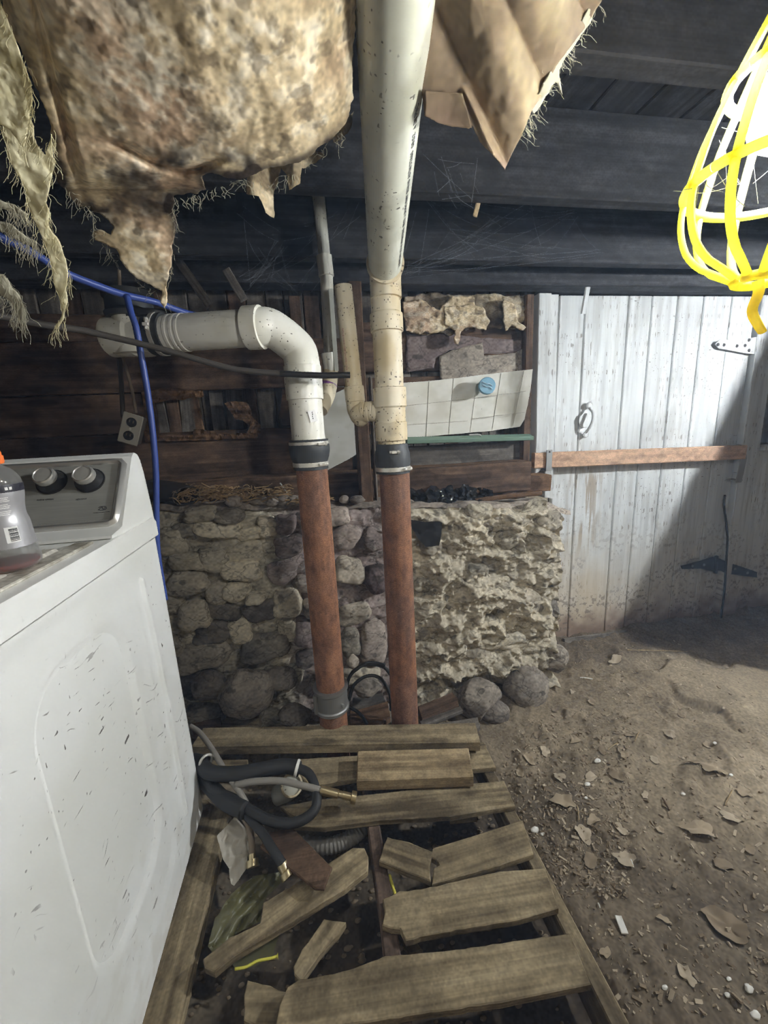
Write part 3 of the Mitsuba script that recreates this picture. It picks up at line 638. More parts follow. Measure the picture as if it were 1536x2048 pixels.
BULB_SHIFT = 0.0
k = thing('caged_lamp', 'lit work lamp in a yellow plastic cage at the upper right', 'lamp')
tip = at(1516, 560, y=.40)
lamp(k, tip, np.array([.024, .0, .30]), POWER_A)
k = thing('caged_lamp', 'second work lamp hanging far to the right', 'lamp')
lamp(k, LAMP_B - [0, 0, .13], np.array([0, 0, 1.0]), POWER_B)
# ================================================================ WASHER
SX = -.434; Z0, ZS, ZT = .065, .955, 1.012; YF, YB = .36, 1.140
w = thing('washing_machine', 'white washing machine with a scratched side and a steel control panel', 'washing machine')
def emboss(y, z):
    def rr(y0, z0, y1, z1, r):                                    # signed distance to a rounded rectangle (y, z)
        q = np.stack([np.abs(y - (y0 + y1) / 2) - (y1 - y0) / 2 + r, np.abs(z - (z0 + z1) / 2) - (z1 - z0) / 2 + r])
        return np.hypot(*np.maximum(q, 0)) + np.minimum(q.max(0), 0) - r
    d = rr(.600, .255, .893, .850, .095); h = -.011 * sstep(.016, -.014, d)
    d2 = rr(.478, .150, .955, .935, .13); h += -.006 * sstep(.018, -.014, d2)
    g = np.hypot(np.maximum(np.abs(z - .535) - .345, 0), y - (1.012 + .10 * (.06 - (z - .5) ** 2))); h += .0075 * sstep(.011, .004, g)
    return h
ysv = np.concatenate([np.linspace(YF, YB - .01, 300), [YB - .005, YB - .001, YB]]); zsv = np.concatenate([np.linspace(Z0, ZS, 210)])
def sidef(y, z): return np.stack([SX + emboss(y, z) - .010 * sstep(YB - .011, YB, y) ** 2, y, z], 1)
m = grid_mesh(ysv, zsv, sidef)
if m.face_normals[:, 0].mean() < 0: m = TM(m.vertices, m.faces[:, ::-1])
obj('side_panel', m, 'enamel', w, True)
obj('cabinet', box((.66, YB - YF - .004, ZS - Z0), (SX - .345, (YB + YF) / 2, (Z0 + ZS) / 2), .008), 'enamel', w)
pg = Polygon([(YF - .02, .006), (YB + .004, .006), (YB + .004, ZT - ZS - .014), (YB - .012, ZT - ZS), (YF - .008, ZT - ZS), (YF - .02, ZT - ZS - .014)])
m = trimesh.creation.extrude_polygon(pg, .685, engine='earcut')
v = m.vertices.copy(); m = TM(np.column_stack([SX + .004 - v[:, 2], v[:, 0], ZS - .002 + v[:, 1]]), m.faces); m.fix_normals()
top = obj('top_panel', m, 'enamel', w)
obj('lid', box((.585, .47, .012), (SX - .35, .60, ZT + .003), .005), 'dusty_enamel', w)
obj('rim', box((.035, .53, .006), (SX - .040, .62, ZT + .0015), .002), 'dusty_enamel', w)
for yy in (.44, .50): pass
for i, yy in enumerate((YF + .06, YB - .08)): obj('foot', lathe((SX - .05, yy, .045), (0, 0, 1), [(0, .022), (.006, .024), (.02, .012), (.03, .012)], 16), 'rubber', w, 30)
# console: extruded along the width, its end a rounded wedge
prof = [(.912, 0.0), (1.148, -.012), (1.144, .03), (1.133, .115), (1.124, .150), (1.112, .166), (1.096, .171), (1.079, .163), (.966, .014), (.914, .006)]
pg = Polygon(prof).buffer(.008, quad_segs=6).buffer(-.008)
m = trimesh.creation.extrude_polygon(pg, .675, engine='earcut'); v = m.vertices
m = TM(np.column_stack([SX - .001 - v[:, 2], v[:, 0], ZT + v[:, 1]]), m.faces); m.fix_normals()
con = obj('console', m, 'enamel', w, 30)
# console face frame: origin at the lower right corner of the sloping face
fo = np.array([SX - .004, .970, ZT + .017]); fu = np.array([-1.0, 0, 0]); fvv = np.array([0, .110, .145]); FL = np.linalg.norm(fvv); fv = fvv / FL; fn = np.cross(fv, fu); fn = fn if fn[1] < 0 else -fn
def F3(u, v, h=0.0): return fo + fu * u + fv * v + fn * h
def face_plate(u0, v0, u1, v1, r, h0, h1, inset):
    P = Polygon([(u0, v0), (u1, v0), (u1, v1), (u0, v1)]).buffer(-r).buffer(r, quad_segs=8); Q = P.buffer(-inset)
    A, B = np.asarray(P.exterior.coords)[:-1], np.asarray(Q.exterior.coords)[:-1]
    t = np.linspace(0, 1, 72, endpoint=False)
    A = np.array([P.exterior.interpolate(s, normalized=True).coords[0] for s in t]); B = np.array([Q.exterior.interpolate(Q.exterior.project(Point(p))).coords[0] for p in A])
    return A, B
A, B = face_plate(.004, -.004, .64, FL - .002, .022, 0, .004, .018)
n = len(A); V = np.vstack([[F3(*p, 0.001) for p in A], [F3(*p, .009) for p in (A * .6 + B * .4)], [F3(*p, .009) for p in (A * .35 + B * .65)], [F3(*p, .003) for p in B]])
Fc = []
for i in range(3):
    for j in range(n):
        q = (j + 1) % n; Fc += [[i * n + j, i * n + q, (i + 1) * n + q], [i * n + j, (i + 1) * n + q, (i + 1) * n + j]]
m = TM(V, Fc); m = m if (m.face_normals @ fn).mean() > 0 else TM(V, m.faces[:, ::-1]); obj('console_trim', m, 'chrome', con, True)
V = np.vstack([[F3(*p, .0032) for p in B], [F3(*B.mean(0), .0032)]]); m = TM(V, [[j, (j + 1) % n, n] for j in range(n)]); m = m if (m.face_normals @ fn).mean() > 0 else TM(V, m.faces[:, ::-1])
obj('control_panel', m, 'brushed', con)
def face_uv(px, py):
    d = ROT @ np.array([px - 768., py - 1024., FOCAL]); o = np.array([0, 0, EYE]); t = ((fo - o) @ fn) / (d @ fn); q = o + t * d - fo; return q @ fu, q @ fv
for i, (px, py) in enumerate([(106, 966), (182, 963)]):
    u, vv = face_uv(px, py); c = F3(u, vv, .003)
    kn = obj('knob', lathe(c, fn, [(0, .028), (.004, .027), (.006, .0225), (.03, .0225), (.034, .0215), (.036, .019), (.034, .0175), (.033, .005), (.033, .001)], 40), 'chrome', con, 35)
    obj('skirt', lathe(c - fn * .001, fn, [(0, .032), (.004, .032), (.005, .029), (.022, .0235), (.0221, .022)], 40), 'black_plastic', kn, 35)
    obj('knob_face', lathe(c + fn * .0331, fn, [(0, .0172), (.0012, .0168), (.0016, .012), (.0016, .001)], 36), 'steel', kn, 35)
    obj('pointer', box((.004, .008, .003), (0, 0, 0), .001), 'black_plastic', kn) if False else None
def print_on_face(text, u, v, h, mat='ink'):
    m = meshkit.text_mesh(text, h, .0004); b = m.bounds; q = m.vertices - [(b[0][0] + b[1][0]) / 2, 0, 0]
    m2 = TM(np.array([F3(u, v, .0033) - fu * p[0] + fv * p[1] + fn * p[2] for p in q]), m.faces); m2.fix_normals(); obj('lettering', m2, mat, con)
for t, px, py in (('extra clean', 92, 1002), ('options', 164, 1001)):
    u, vv = face_uv(px, py); print_on_face(t, u, vv, .0048)
u, vv = face_uv(206, 1018); 
a = np.linspace(0, 2 * np.pi, 30); obj('emblem', cat_meshes([tube([F3(u + .009 * np.cos(t), vv + .005 * np.sin(t) , .0036) for t in a[2:27]], .0007, 6), tube(spline([F3(u + .006, vv - .004, .0036), F3(u + .001, vv + .004, .0036), F3(u - .003, vv - .003, .0036), F3(u - .007, vv + .004, .0036)], 8), .0008, 6)]), 'ink', con, True)
obj('emblem_line', tube([F3(u + .017, vv - .010, .0034), F3(u - .017, vv - .010, .0034)], .0006, 5), 'ink', con, True)

# ================================================================ BOTTLE on the washer
zb = ZT + .009; bc = at(28, 1136, z=zb); bc = np.array([bc[0], bc[1], zb]); bk = thing('drink_bottle', 'clear plastic drink bottle with an orange cap and silver label on the washer', 'bottle')
zc = at(0, 893, y=bc[1])[2]; HB = zc - zb; rb = .0455
prof = [(0, .025), (.004, .033), (.012, .0378), (.03, .0382), (.05, .0358), (.07, .0348), (.10, .0335), (.115, .0312), (.135, .0318), (.155, .0345), (.175, .0354), (.19, .0338), (.205, .027), (.216, .017), (.22, .0155), (.232, .0155)]
sc = (HB - .006) / .245
P = spline([(s * sc, r, 0) for s, r in prof], 5)[:, :2]
obj('bottle_body', TM(*(lambda q: (q.vertices, q.faces))(lathe(bc, (0, 0, 1), [tuple(p) for p in P], 48))), 'bottle_plastic', bk, 40)
obj('cap', lathe(bc + [0, 0, .219 * sc], (0, 0, 1), [(0, .0195), (.003, .0205), (.012, .0205), (.013, .019), (.017, .019), (.026, .017), (.028, .013), (.028, .001)], 36), 'orange_cap', bk, 30)
def rad(s): return float(np.interp(s, P[:, 0], P[:, 1]))
def shell(z0, z1, off, a0=0, a1=2 * np.pi, n=48, m_=24):
    return grid_mesh(np.linspace(a0, a1, n), np.linspace(z0, z1, m_), lambda a, z: np.stack([bc[0] + (np.array([rad(q) for q in z]) + off) * np.cos(a), bc[1] + (np.array([rad(q) for q in z]) + off) * np.sin(a), bc[2] + z], 1))
lab = obj('label', shell(.050 * sc, .178 * sc, .0006), 'label_silver', bk, True)
obj('label_band', shell(.163 * sc, .178 * sc, .0010), 'label_black', lab, True)
for i in range(7): obj('band_print', shell(.1675 * sc, .1735 * sc, .0014, -1.75 + i * .21 + .06 * (i % 2), -1.64 + i * .21 + .06 * (i % 2), 6, 3), 'white_print', lab, True)
for i in range(11): obj('small_print', shell((.118 + .0034 * i) * sc, (.1195 + .0034 * i) * sc, .0010, -1.05, -.62 + .12 * ((i * 7) % 3) / 3, 10, 2), 'white_print', lab, True) if i % 4 != 3 else None
bar = obj('barcode', shell(.062 * sc, .094 * sc, .0010, -.98, -.50, 12, 8), 'white_print', lab, True)
for i in range(10): obj('bar', shell((.065 + .0027 * i) * sc, (.0662 + .0027 * i + .0006 * (i % 3)) * sc, .0014, -.84, -.53, 8, 2), 'ink', bar, True)
obj('juice', lathe(bc + [0, 0, .003], (0, 0, 1), [(0, .001), (0, .028), (.006, .0345), (.010, .0365), (.0102, .001)], 40), 'red_juice', bk, 30)

# ================================================================ DRAIN PIPES
def clampband(parent, c, ax, r, h, screw_dir):
    kb = obj('clamp_band', lathe(c, ax, [(0, r - .002), (0, r + .001), (h, r + .001), (h, r - .002)], 40), 'steel', parent, 30)
    s = unit(screw_dir - np.asarray(ax) * (np.asarray(screw_dir) @ np.asarray(ax))); t = np.cross(ax, s); p = np.asarray(c) + np.asarray(ax) * h / 2 + s * (r + .005)
    obj('screw', cat_meshes([tube([p - t * .014, p + t * .010], .0045, 8), lathe(p + t * .010, t, [(0, .0035), (.001, .0062), (.008, .0062), (.009, .003)], 8), box((.016, .012, .009), (0, 0, 0), .001, None).apply_translation(p)]), 'steel', kb, 30)
UP = np.array([0, 0, 1.0]); toward = np.array([-.2, -1.0, 0])
PRY, PLY = 1.28, 1.30; PRX, PLX = .254, -.008
def zpx(px, py, y): return float(at(px, py, y=y)[2])
# right stack
zr = zpx(785, 938, PRY)
put('iron_pipe', lathe((PRX + .004, PRY, -.06), (0, 0, 1), [(0, .050), (zr + .06, .0495)], 40), 'rust', 'rusty iron standpipe under the cream drain stack, the right one', 'pipe', smooth=40)
k = thing('rubber_coupling', 'black rubber coupling joining the cream plastic stack to the right rusty pipe', 'coupling')
zt = zpx(785, 888, PRY)
obj('sleeve', lathe((PRX, PRY, zr - .012), UP, [(0, .045), (0, .0555), (.022, .0555), (.030, .058), (.062, .057), (.085, .051), (zt - zr + .012, .050), (zt - zr + .014, .040)], 40), 'rubber', k, 30)
clampband(k, np.array([PRX, PRY, zr - .004]), UP, .0565, .013, np.array([.75, -1, 0])); clampband(k, np.array([PRX, PRY, zt - .030]), UP, .0515, .014, np.array([-.1, -1, 0]))
ds = thing('drain_stack', 'big white overhead drain pipe dropping into the cream stack over the right rusty pipe', 'pipe')
z1, z2, z3 = zpx(780, 775, PRY), zpx(772, 626, PRY), zpx(770, 572, PRY)
zm = zpx(782, 860, PRY)
obj('spigot', lathe((PRX, PRY, zt - .03), UP, [(0, .044), (.10, .044)], 36), 'pvc_cream', ds, 30)
tee = obj('tee', lathe((PRX, PRY, zt + .012), UP, [(0, .046), (0, .0510), (.055, .0510), (.058, .048), (z1 - zt - .075, .0475), (z1 - zt - .070, .0520), (z1 - zt - .014, .0520), (z1 - zt - .012, .047)], 40), 'pvc_cream', ds, 30)
obj('riser', lathe((PRX, PRY, z1 - .03), UP, [(0, .0445), (z2 - z1 + .03, .0445)], 36), 'pvc_cream', ds, 30)
obj('collar', lathe((PRX, PRY, z2 - .055), UP, [(0, .046), (.002, .050), (.050, .050), (.053, .047), (.055, .045), (z3 - z2 + .05, .0445)], 36), 'pvc_cream', ds, 30)
# sloping main: from the elbow under the joist towards and over the camera
m0 = np.array([PRX, PRY - .01, z3 + .012]); 
e1 = at(797, 0, y=.42)
dirn = unit(np.array([.165, .02, 1.74]) - m0)
dirn = unit(at(789, 30, y=.40) - m0) if False else dirn
def main_fit():
    best = None
    for z in np.linspace(1.60, 1.712, 81):
        for x in np.linspace(.0, .35, 71):
            q = np.array([x, .30, z]); v = (ROT.T @ (q - [0, 0, EYE])); u = _c + FOCAL * v[:2] / v[2]
            if u[1] > 300: continue
            # where the axis crosses the photograph's row 20
            t = np.linspace(0, 1, 60)[:, None]; w = (ROT.T @ ((m0 + (q - m0) * t) - [0, 0, EYE]).T).T; pp = _c + FOCAL * w[:, :2] / w[:, 2:]
            i = np.argmin(np.abs(pp[:, 1] - 20)); j = np.argmin(np.abs(pp[:, 1] - 300)); e = abs(pp[i, 0] - 794) + abs(pp[i, 1] - 20) + abs(pp[j, 0] - 786) + 3 * abs(.094 / w[i, 2] * FOCAL - 165)
            if best is None or e < best[0]: best = (e, q)
    return best[1]
q = main_fit(); dirn = unit(q - m0)
mainL = np.linalg.norm(q - m0) + .12
obj('elbow', tube(spline([m0 - UP * .05, m0 - UP * .012, m0 + UP * .022 + dirn * .02, m0 + UP * .026 + dirn * .07], 8), .0462, 32), 'pvc_cream', ds, 40)
obj('main_pipe', lathe(m0 + UP * .026 + dirn * .05, dirn, [(0, .046), (.0, .047), (mainL, .047)], 48), 'pvc_main', ds, 30)
obj('pipe_lip', lathe(m0 + UP * .026 + dirn * .045, dirn, [(-.030, .046), (-.030, .0500), (-.002, .0535), (.006, .0535), (.008, .047)], 44), 'pvc_cream', ds, 30)
# print along the right flank of the main pipe
o = m0 + UP * .026; side = unit(np.cross(dirn, UP)); side = side if side[0] > 0 else -side; dn = unit(np.cross(side, dirn)); dn = dn if dn[2] < 0 else -dn
def pipe_print(text, s0, ang, h, mat, parent, o=o, ax=dirn, r=.047, u=None, w_=None):
    u = side if u is None else u; w_ = dn if w_ is None else w_
    m = meshkit.text_mesh(text, h, .0004); m = m.subdivide_to_size(.006) if False else m
    V = []
    for p in m.vertices:
        a = ang + p[1] / r; V.append(o + ax * (s0 + p[0]) + (r + .0001 + p[2]) * (np.cos(a) * u + np.sin(a) * w_))
    mm = TM(V, m.faces); obj('print', TM(V, m.faces[:, ::-1]) if mm.volume < 0 else mm, mat, parent)
pipe_print('4 IN PVC DWV  SCH 40  ASTM D2665   08:52   4 IN PVC DWV  SCH 40  ASTM D2665   08:52   4 IN PVC', .10, .66, .0075, 'ink', ds)
# side inlet: elbow and capped riser (left of the stack)
BX, BY = at(690, 640, y=1.345)[0], 1.345
zt1, zt2, zt3 = zpx(688, 571, BY), zpx(700, 775, BY), zpx(700, 800, BY)
top, low = at(686, 572, y=BY), at(709, 785, y=BY)
vt = obj('vent_stub', tube(np.linspace(low, top, 6), .0275, 28, bore=.9), 'pvc_cream', ds, 40); say(vt, 'open ended stub pipe with red print elbowed into the stack')
ax = unit(top - low)
obj('hub', lathe(low - ax * .03, ax, [(0, .029), (.002, .0320), (.048, .0320), (.05, .029)], 32), 'pvc_cream', vt, 30)
zj = zpx(760, 822, 1.30); E = np.array([PRX - .050, PRY + .025, zj])
obj('elbow', tube(spline([low - ax * .02, low - ax * .055, low - ax * .080 + np.array([.012, -.008, 0]), E - np.array([.045, -.02, .004]) , E, E + np.array([.035, -.015, 0])], 8), .0300, 28), 'pvc_cream', vt, 40)
for i in range(6):
    pass
ts = unit(np.cross(ax, [0, 1, 0])); ts = ts if ts[0] < 0 else -ts; tf = np.cross(ax, ts); tf = tf if tf[1] < 0 else -tf
pipe_print('1-1/2 PVC-DWV SCH 40 NSF-DWV ASTM', .02, .75, .006, 'ink_red', vt, o=low, ax=ax, r=.0275, u=ts, w_=tf)
wr = [E + np.array([-.036 + .012 * i, .014 - .005 * i, 0]) for i in range(5)]
obj('sealing_tape', cat_meshes([lathe(p, unit([.93, -.36, .08 * (-1) ** i]), [(0, .030), (.001, .0315 + .001 * (i % 2)), (.010, .032), (.013, .030)], 26) for i, p in enumerate(wr)]), 'pvc_cream', vt, 30)
# thin white pipe behind
th = thing('thin_pipe', 'thin white plastic pipe rising left of the cream stub', 'pipe')
ptop, pa, pb, pc = at(637, 395, y=1.47), at(648, 512, y=1.47), at(653, 553, y=1.47), at(662, 742, y=1.47)
obj('upper_pipe', tube(np.linspace(pb, ptop + (ptop - pa) * .3, 5), .0195, 24), 'pvc_grey', th, 40)
obj('coupling', lathe(pb - .5 * (pb - pa) * 0, pa - pb, [(0, .022), (.001, .0252), (np.linalg.norm(pa - pb), .0252), (np.linalg.norm(pa - pb) + .001, .020)], 28), 'pvc_white', th, 30)
obj('lower_pipe', tube(np.linspace(pb, pc, 5), .0210, 24), 'pvc_white', th, 40)
g = at(656, 706, y=1.465)
obj('socket', lathe(pc, unit(g - pc), [(0, .022), (.001, .0255), (np.linalg.norm(g - pc), .0255), (np.linalg.norm(g - pc) + .001, .02)], 28), 'pvc_white', th, 30)
obj('elbow', tube(spline([pc + [0, 0, .01], at(660, 762, y=1.47), at(655, 790, y=1.44), at(640, 820, y=1.40)], 8), .026, 26), 'pvc_cream', th, 40)
pp = at(657, 774, y=1.462); obj('primer_ring', lathe(pp, unit([.35, .25, .9]), [(0, .026), (.001, .0285), (.010, .0285), (.011, .026)], 28), 'purple_primer', th, 30)
b0, b1 = at(661, 577, y=1.445), at(674, 742, y=1.445)
obj('label_strip', box((.014, .002, np.linalg.norm(b0 - b1)), ((b0 + b1) / 2)), 'pvc_grey', th)
# left stack
zl = zpx(628, 930, PLY); zlt = zpx(614, 880, PLY)
lp = thing('iron_pipe', 'rusty iron standpipe with a repair clamp under the glossy white elbow, the left one', 'pipe')
obj('pipe_body', lathe((PLX + .002, PLY, -.06), UP, [(0, .0505), (zl + .06, .0500)], 40), 'rust', lp, 40)
zc0, zc1 = zpx(664, 1415, PLY), zpx(662, 1370, PLY)
rc = obj('repair_clamp', lathe((PLX + .001, PLY, zc0), UP, [(0, .051), (.001, .062), (.012, .063), (.016, .0585), (zc1 - zc0 - .016, .0585), (zc1 - zc0 - .010, .063), (zc1 - zc0, .063), (zc1 - zc0 + .001, .05)], 40), 'galvanised', lp, 30)
obj('bolt', lathe((PLX + .036, PLY - .045, (zc0 + zc1) / 2 - .008), unit([.6, -.8, 0]), [(0, .006), (.012, .006)], 6), 'galvanised', rc, 30); obj('hinge_pin', lathe((PLX - .055, PLY - .03, zc0 + .01), UP, [(0, .008), (zc1 - zc0 - .02, .008)], 10), 'galvanised', rc, 30)
k = thing('rubber_coupling', 'black rubber coupling joining the glossy white elbow pipe to the left rusty pipe', 'coupling')
obj('sleeve', lathe((PLX, PLY, zl - .012), UP, [(0, .045), (0, .0545), (.024, .0545), (.038, .060), (.060, .064), (.075, .0635), (.082, .060), (zlt - zl + .006, .0600), (zlt - zl + .013, .0615), (zlt - zl + .014, .05)], 40), 'rubber', k, 30)
clampband(k, np.array([PLX, PLY, zl - .002]), UP, .0555, .013, np.array([.75, -1, 0])); clampband(k, np.array([PLX, PLY, zlt - .020]), UP, .0612, .015, np.array([.7, -1, 0]))
ep = thing('elbow_pipe', 'glossy white plastic drain pipe with a wide elbow on the left rusty pipe', 'pipe')
zA, zB_, zC = zpx(611, 800, PLY), zpx(607, 775, PLY), zpx(606, 732, PLY)
obj('riser', lathe((PLX, PLY, zlt - .01), UP, [(0, .0540), (.012, .0535), (.02, .0515), (zA - zlt + .03, .0515)], 40), 'pvc_white', ep, 30)
obj('hub', lathe((PLX, PLY, zA), UP, [(0, .052), (.001, .0565), (zB_ - zA + .03, .0572), (zB_ - zA + .032, .0555), (zC - zA - .002, .0560), (zC - zA, .0530)], 40), 'pvc_white', ep, 30)
# elbow: from vertical to the pipe running left and away
hL = at(330, 668, y=1.36); hR = at(505, 656, y=1.28); hd = unit(hL - hR)
c1 = np.array([PLX, PLY, zC]); 
obj('elbow', tube(spline([c1 - UP * .02, c1 + UP * .01, c1 + UP * .052 + hd * .012, c1 * .42 + hR * .58 + UP * .042, hR - hd * .012, hR + hd * .02], 10), .0530, 36), 'pvc_white', ep, 40)
obj('hub', lathe(hR - hd * .030, hd, [(0, .0535), (.001, .0585), (.045, .0585), (.047, .052)], 40), 'pvc_white', ep, 30)
obj('cross_pipe', lathe(hR, hd, [(0, .0505), (np.linalg.norm(hL - hR) + .03, .0505)], 40), 'pvc_white', ep, 30)
for s in (.74, .80, .87): obj('ridge', lathe(hR + hd * np.linalg.norm(hL - hR) * s, hd, [(0, .0500), (.003, .0525), (.010, .0525), (.013, .0500)], 36), 'pvc_white', ep, 30)
m = meshkit.text_mesh('H 0085', .009, .0004); 
tp, tx, ty = at(605, 832, y=1.25), unit(at(611, 843, y=1.25) - at(603, 822, y=1.25)), None
obj('sticker', box((.024, .001, .034), (PLX + .018, PLY - .0495, zpx(628, 832, 1.25)), .0004, trimesh.transformations.rotation_matrix(.34, UP) @ trimesh.transformations.rotation_matrix(-.2, [0, 1, 0])), 'white_print', ep)
for i, (dz, ln) in enumerate([(.011, .014), (.005, .012), (-.001, .015), (-.007, .011)]): obj('sticker_print', box((.0025, .0012, .003 + .001 * (i % 2)), (PLX + .0175 + .001 * (i % 2), PLY - .0502, zpx(628, 832, 1.25) + dz), 0, trimesh.transformations.rotation_matrix(.34, UP)), 'ink', ep)
k = thing('rubber_coupling', 'black rubber coupling at the far left end of the white cross pipe', 'coupling')
obj('sleeve', lathe(hL - hd * .01, hd, [(0, .05), (0, .0575), (.018, .058), (.05, .058), (.052, .05)], 36), 'rubber', k, 30)
clampband(k, hL + hd * .006, hd, .0595, .012, np.array([0, -1, .2]))
w2 = hL + hd * .09
wy = thing('drain_wye', 'white drain branch with black rubber couplings at the far left under the hanging insulation', 'pipe')
obj('branch', lathe(hL + hd * .035, hd, [(0, .046), (.0, .050), (.055, .050), (.065, .056), (.14, .056)], 32), 'pvc_white', wy, 30)
obj('barrel', lathe(w2 + np.array([-.01, .01, -.05]), UP, [(0, .045), (.0, .052), (.11, .052)], 32), 'pvc_white', wy, 30)
obj('rubber_cap', lathe(w2 + np.array([-.01, .01, .05]), UP, [(0, .05), (0, .066), (.012, .07), (.02, .064), (.05, .062), (.056, .068), (.07, .068), (.072, .05)], 32), 'rubber', wy, 30)
obj('rubber_flange', lathe(w2 + np.array([.04, .03, .045]), UP, [(0, .05), (0, .085), (.018, .085), (.02, .05)], 32), 'black_plastic', wy, 30)

# ================================================================ INSULATION hanging from the joists
def fray(px, depth, n, seed, mat, key, r=.0007, spread=10, length=40, downbias=1.0, name='loose_fibre'):
    """Loose fibres along an outline: one joined part, too small to pick apart."""
    rg = np.random.default_rng(seed); P = np.asarray(px, float); ms = []
    for i in range(n):
        t = rg.random() * (len(P) - 1); a = int(t); b = P[a] + (P[a + 1] - P[a]) * (t - a); L = length * (.3 + rg.random())
        q = [b + rg.normal(size=2) * 2]
        dx = rg.normal() * spread * .15
        for s in range(4): q.append(q[-1] + [dx + rg.normal() * spread * .22, downbias * L / 4 + rg.normal() * spread * .15])
        ms.append(tube(spline([at(*p, y=depth(*p) - .004) for p in q], 3), r, 3, False))
    k = obj(name, cat_meshes(ms), mat, key); say(k, kind='stuff'); return k

# the big sagging batt at the upper left
big = [(-30, -200), (60, -200), (735, -200), (730, -60), (712, 20), (705, 120), (706, 200), (690, 250), (655, 285), (610, 318), (560, 335), (530, 338), (498, 352), (482, 360), (455, 358), (425, 345), (405, 352), (412, 378), (396, 390), (372, 388), (350, 392), (345, 420), (352, 440), (348, 480), (344, 520), (338, 552), (332, 575), (337, 600), (330, 614), (322, 605), (322, 585), (305, 575), (285, 562), (262, 545), (240, 520), (232, 500), (215, 492), (190, 480), (186, 465), (200, 462), (222, 470), (228, 455), (205, 430), (186, 422), (180, 410), (155, 415), (138, 395), (120, 370), (105, 345), (108, 300), (104, 268), (96, 235), (84, 200), (66, 160), (52, 122), (38, 90), (20, 60), (8, 20)]
def dbig(x, y): return .56 + .30 * (np.clip(y, -60, 620) + 60) / 680 + .06 * sstep(330, 450, y) 
def rel_big(v, q):
    bulge = .115 * np.sqrt(np.clip(1 - np.abs((q[:, 0] - 380) / np.where(q[:, 0] > 380, 345, 400)) ** np.where(q[:, 0] > 380, 2.0, 4.0), 0, 1)) * np.sqrt(np.clip(1 - ((q[:, 1] + 20) / 400) ** 2, 0, 1))
    lobe = .018 * sstep(420, 480, q[:, 1])
    tear = -.025 * np.exp(-((q[:, 1] - (300 + .10 * (q[:, 0] - 150) + 20 * np.sin(q[:, 0] / 45))) / 10) ** 2) * sstep(130, 330, q[:, 0]) * sstep(470, 400, q[:, 0])
    crease = -.02 * np.exp(-((q[:, 0] - (92 + .25 * (q[:, 1] - 100))) / 9) ** 2) * sstep(420, 300, q[:, 1])
    return bulge + lobe + tear + crease + .020 * N(v, 8, 1, 3) + .006 * N(v, 28, 2, 3) + .0022 * N(v, 95, 3, 3)
m, Q = sheet(big, dbig, 3.6, .02, rel_big, 3, 7.0, back=lambda q, pg: .012 + .10 * sstep(0, 60, np.array([pg.exterior.distance(Point(p)) for p in q])) * sstep(420, 250, q[:, 1]))
edge_d = np.array([Polygon(big).exterior.distance(Point(p)) for p in Q])
low = sstep(250, 320, Q[:, 1]) * sstep(470, 410, Q[:, 1])
nz = N(np.column_stack([Q, 0 * Q[:, 0]]), 1 / 60., 8, 4)
char = np.clip(sstep(22, 3, edge_d) * (.25 + .55 * sstep(230, 300, Q[:, 1])) * (Q[:, 0] > 110) * sstep(520, 400, Q[:, 1]) + .85 * low * sstep(-.05, .35, nz) + .5 * sstep(340, 352, Q[:, 0]) * sstep(395, 420, Q[:, 1]), 0, 1)
palev = np.clip(.5 + .8 * nz + .35 * np.exp(-((Q[:, 0] - 330) / 190) ** 2 - ((Q[:, 1] - 150) / 110) ** 2) + .1 * sstep(420, 470, Q[:, 1]), 0, 1)
ib = put('insulation_batt', m, 'insulation', 'big stained insulation batt sagging from the ceiling at the upper left', 'insulation', smooth=True, uv=np.stack([char, palev], 1))
# paper facing rags on its right lower edge
for i, (px, dd) in enumerate([([(494, 340), (540, 310), (575, 295), (612, 295), (648, 308), (632, 326), (602, 336), (600, 366), (580, 380), (574, 348), (562, 336), (556, 362), (548, 380), (548, 436), (530, 426), (518, 392), (494, 388)], .84), ([(655, 262), (690, 235), (708, 222), (702, 255), (682, 280), (668, 285)], .80)]):
    m, Q = sheet(px, lambda x, y: dd + .02 * math.sin(x / 14), 4, .003, lambda v, q: .012 * N(v, 30, i, 4), i, 5)
    obj('facing_rag', m, 'insulation', ib, True, np.stack([np.clip(.32 + .5 * N(np.column_stack([Q, 0 * Q[:, 0]]), 1 / 25., 5, 3), 0, 1), np.full(len(Q), .2)], 1))
fray([(120, 370), (186, 425), (186, 465), (240, 520), (300, 575), (330, 600), (345, 500), (350, 400), (400, 390), (480, 360), (540, 370), (600, 340), (690, 255)], lambda x, y: dbig(x, y) - .01, 150, 5, 'fibre_grey', ib, .00028, 16, 26)
# the torn kraft faced batt right of the pipe
kr = [(842, -250), (1290, -250), (1250, -60), (1205, 0), (1165, 62), (1130, 108), (1112, 132), (1100, 160), (1078, 200), (1062, 222), (1050, 255), (1042, 272), (1028, 300), (1010, 340), (985, 310), (960, 285), (944, 252), (938, 258), (905, 252), (880, 246), (850, 232), (842, 180)]
def dkr(x, y): return .52 + .20 * (max(y, -60) + 60) / 400 + .02 * math.sin(x / 60)
def rel_kr(v, q):
    fold = .022 * np.abs(np.sin((q[:, 0] - .45 * q[:, 1]) / 46)) + .012 * np.exp(-((q[:, 0] - (930 + .45 * (q[:, 1] - 180))) / 8) ** 2) * sstep(165, 190, q[:, 1])
    return fold + .010 * N(v, 12, 7, 4) + .004 * N(v, 50, 8, 3)
m, Q = sheet(kr, dkr, 4, .012, rel_kr, 9, 2.5)
kb = put('insulation_batt', m, 'kraft', 'brown paper faced insulation batt torn to a point right of the overhead pipe', 'insulation', smooth=True)
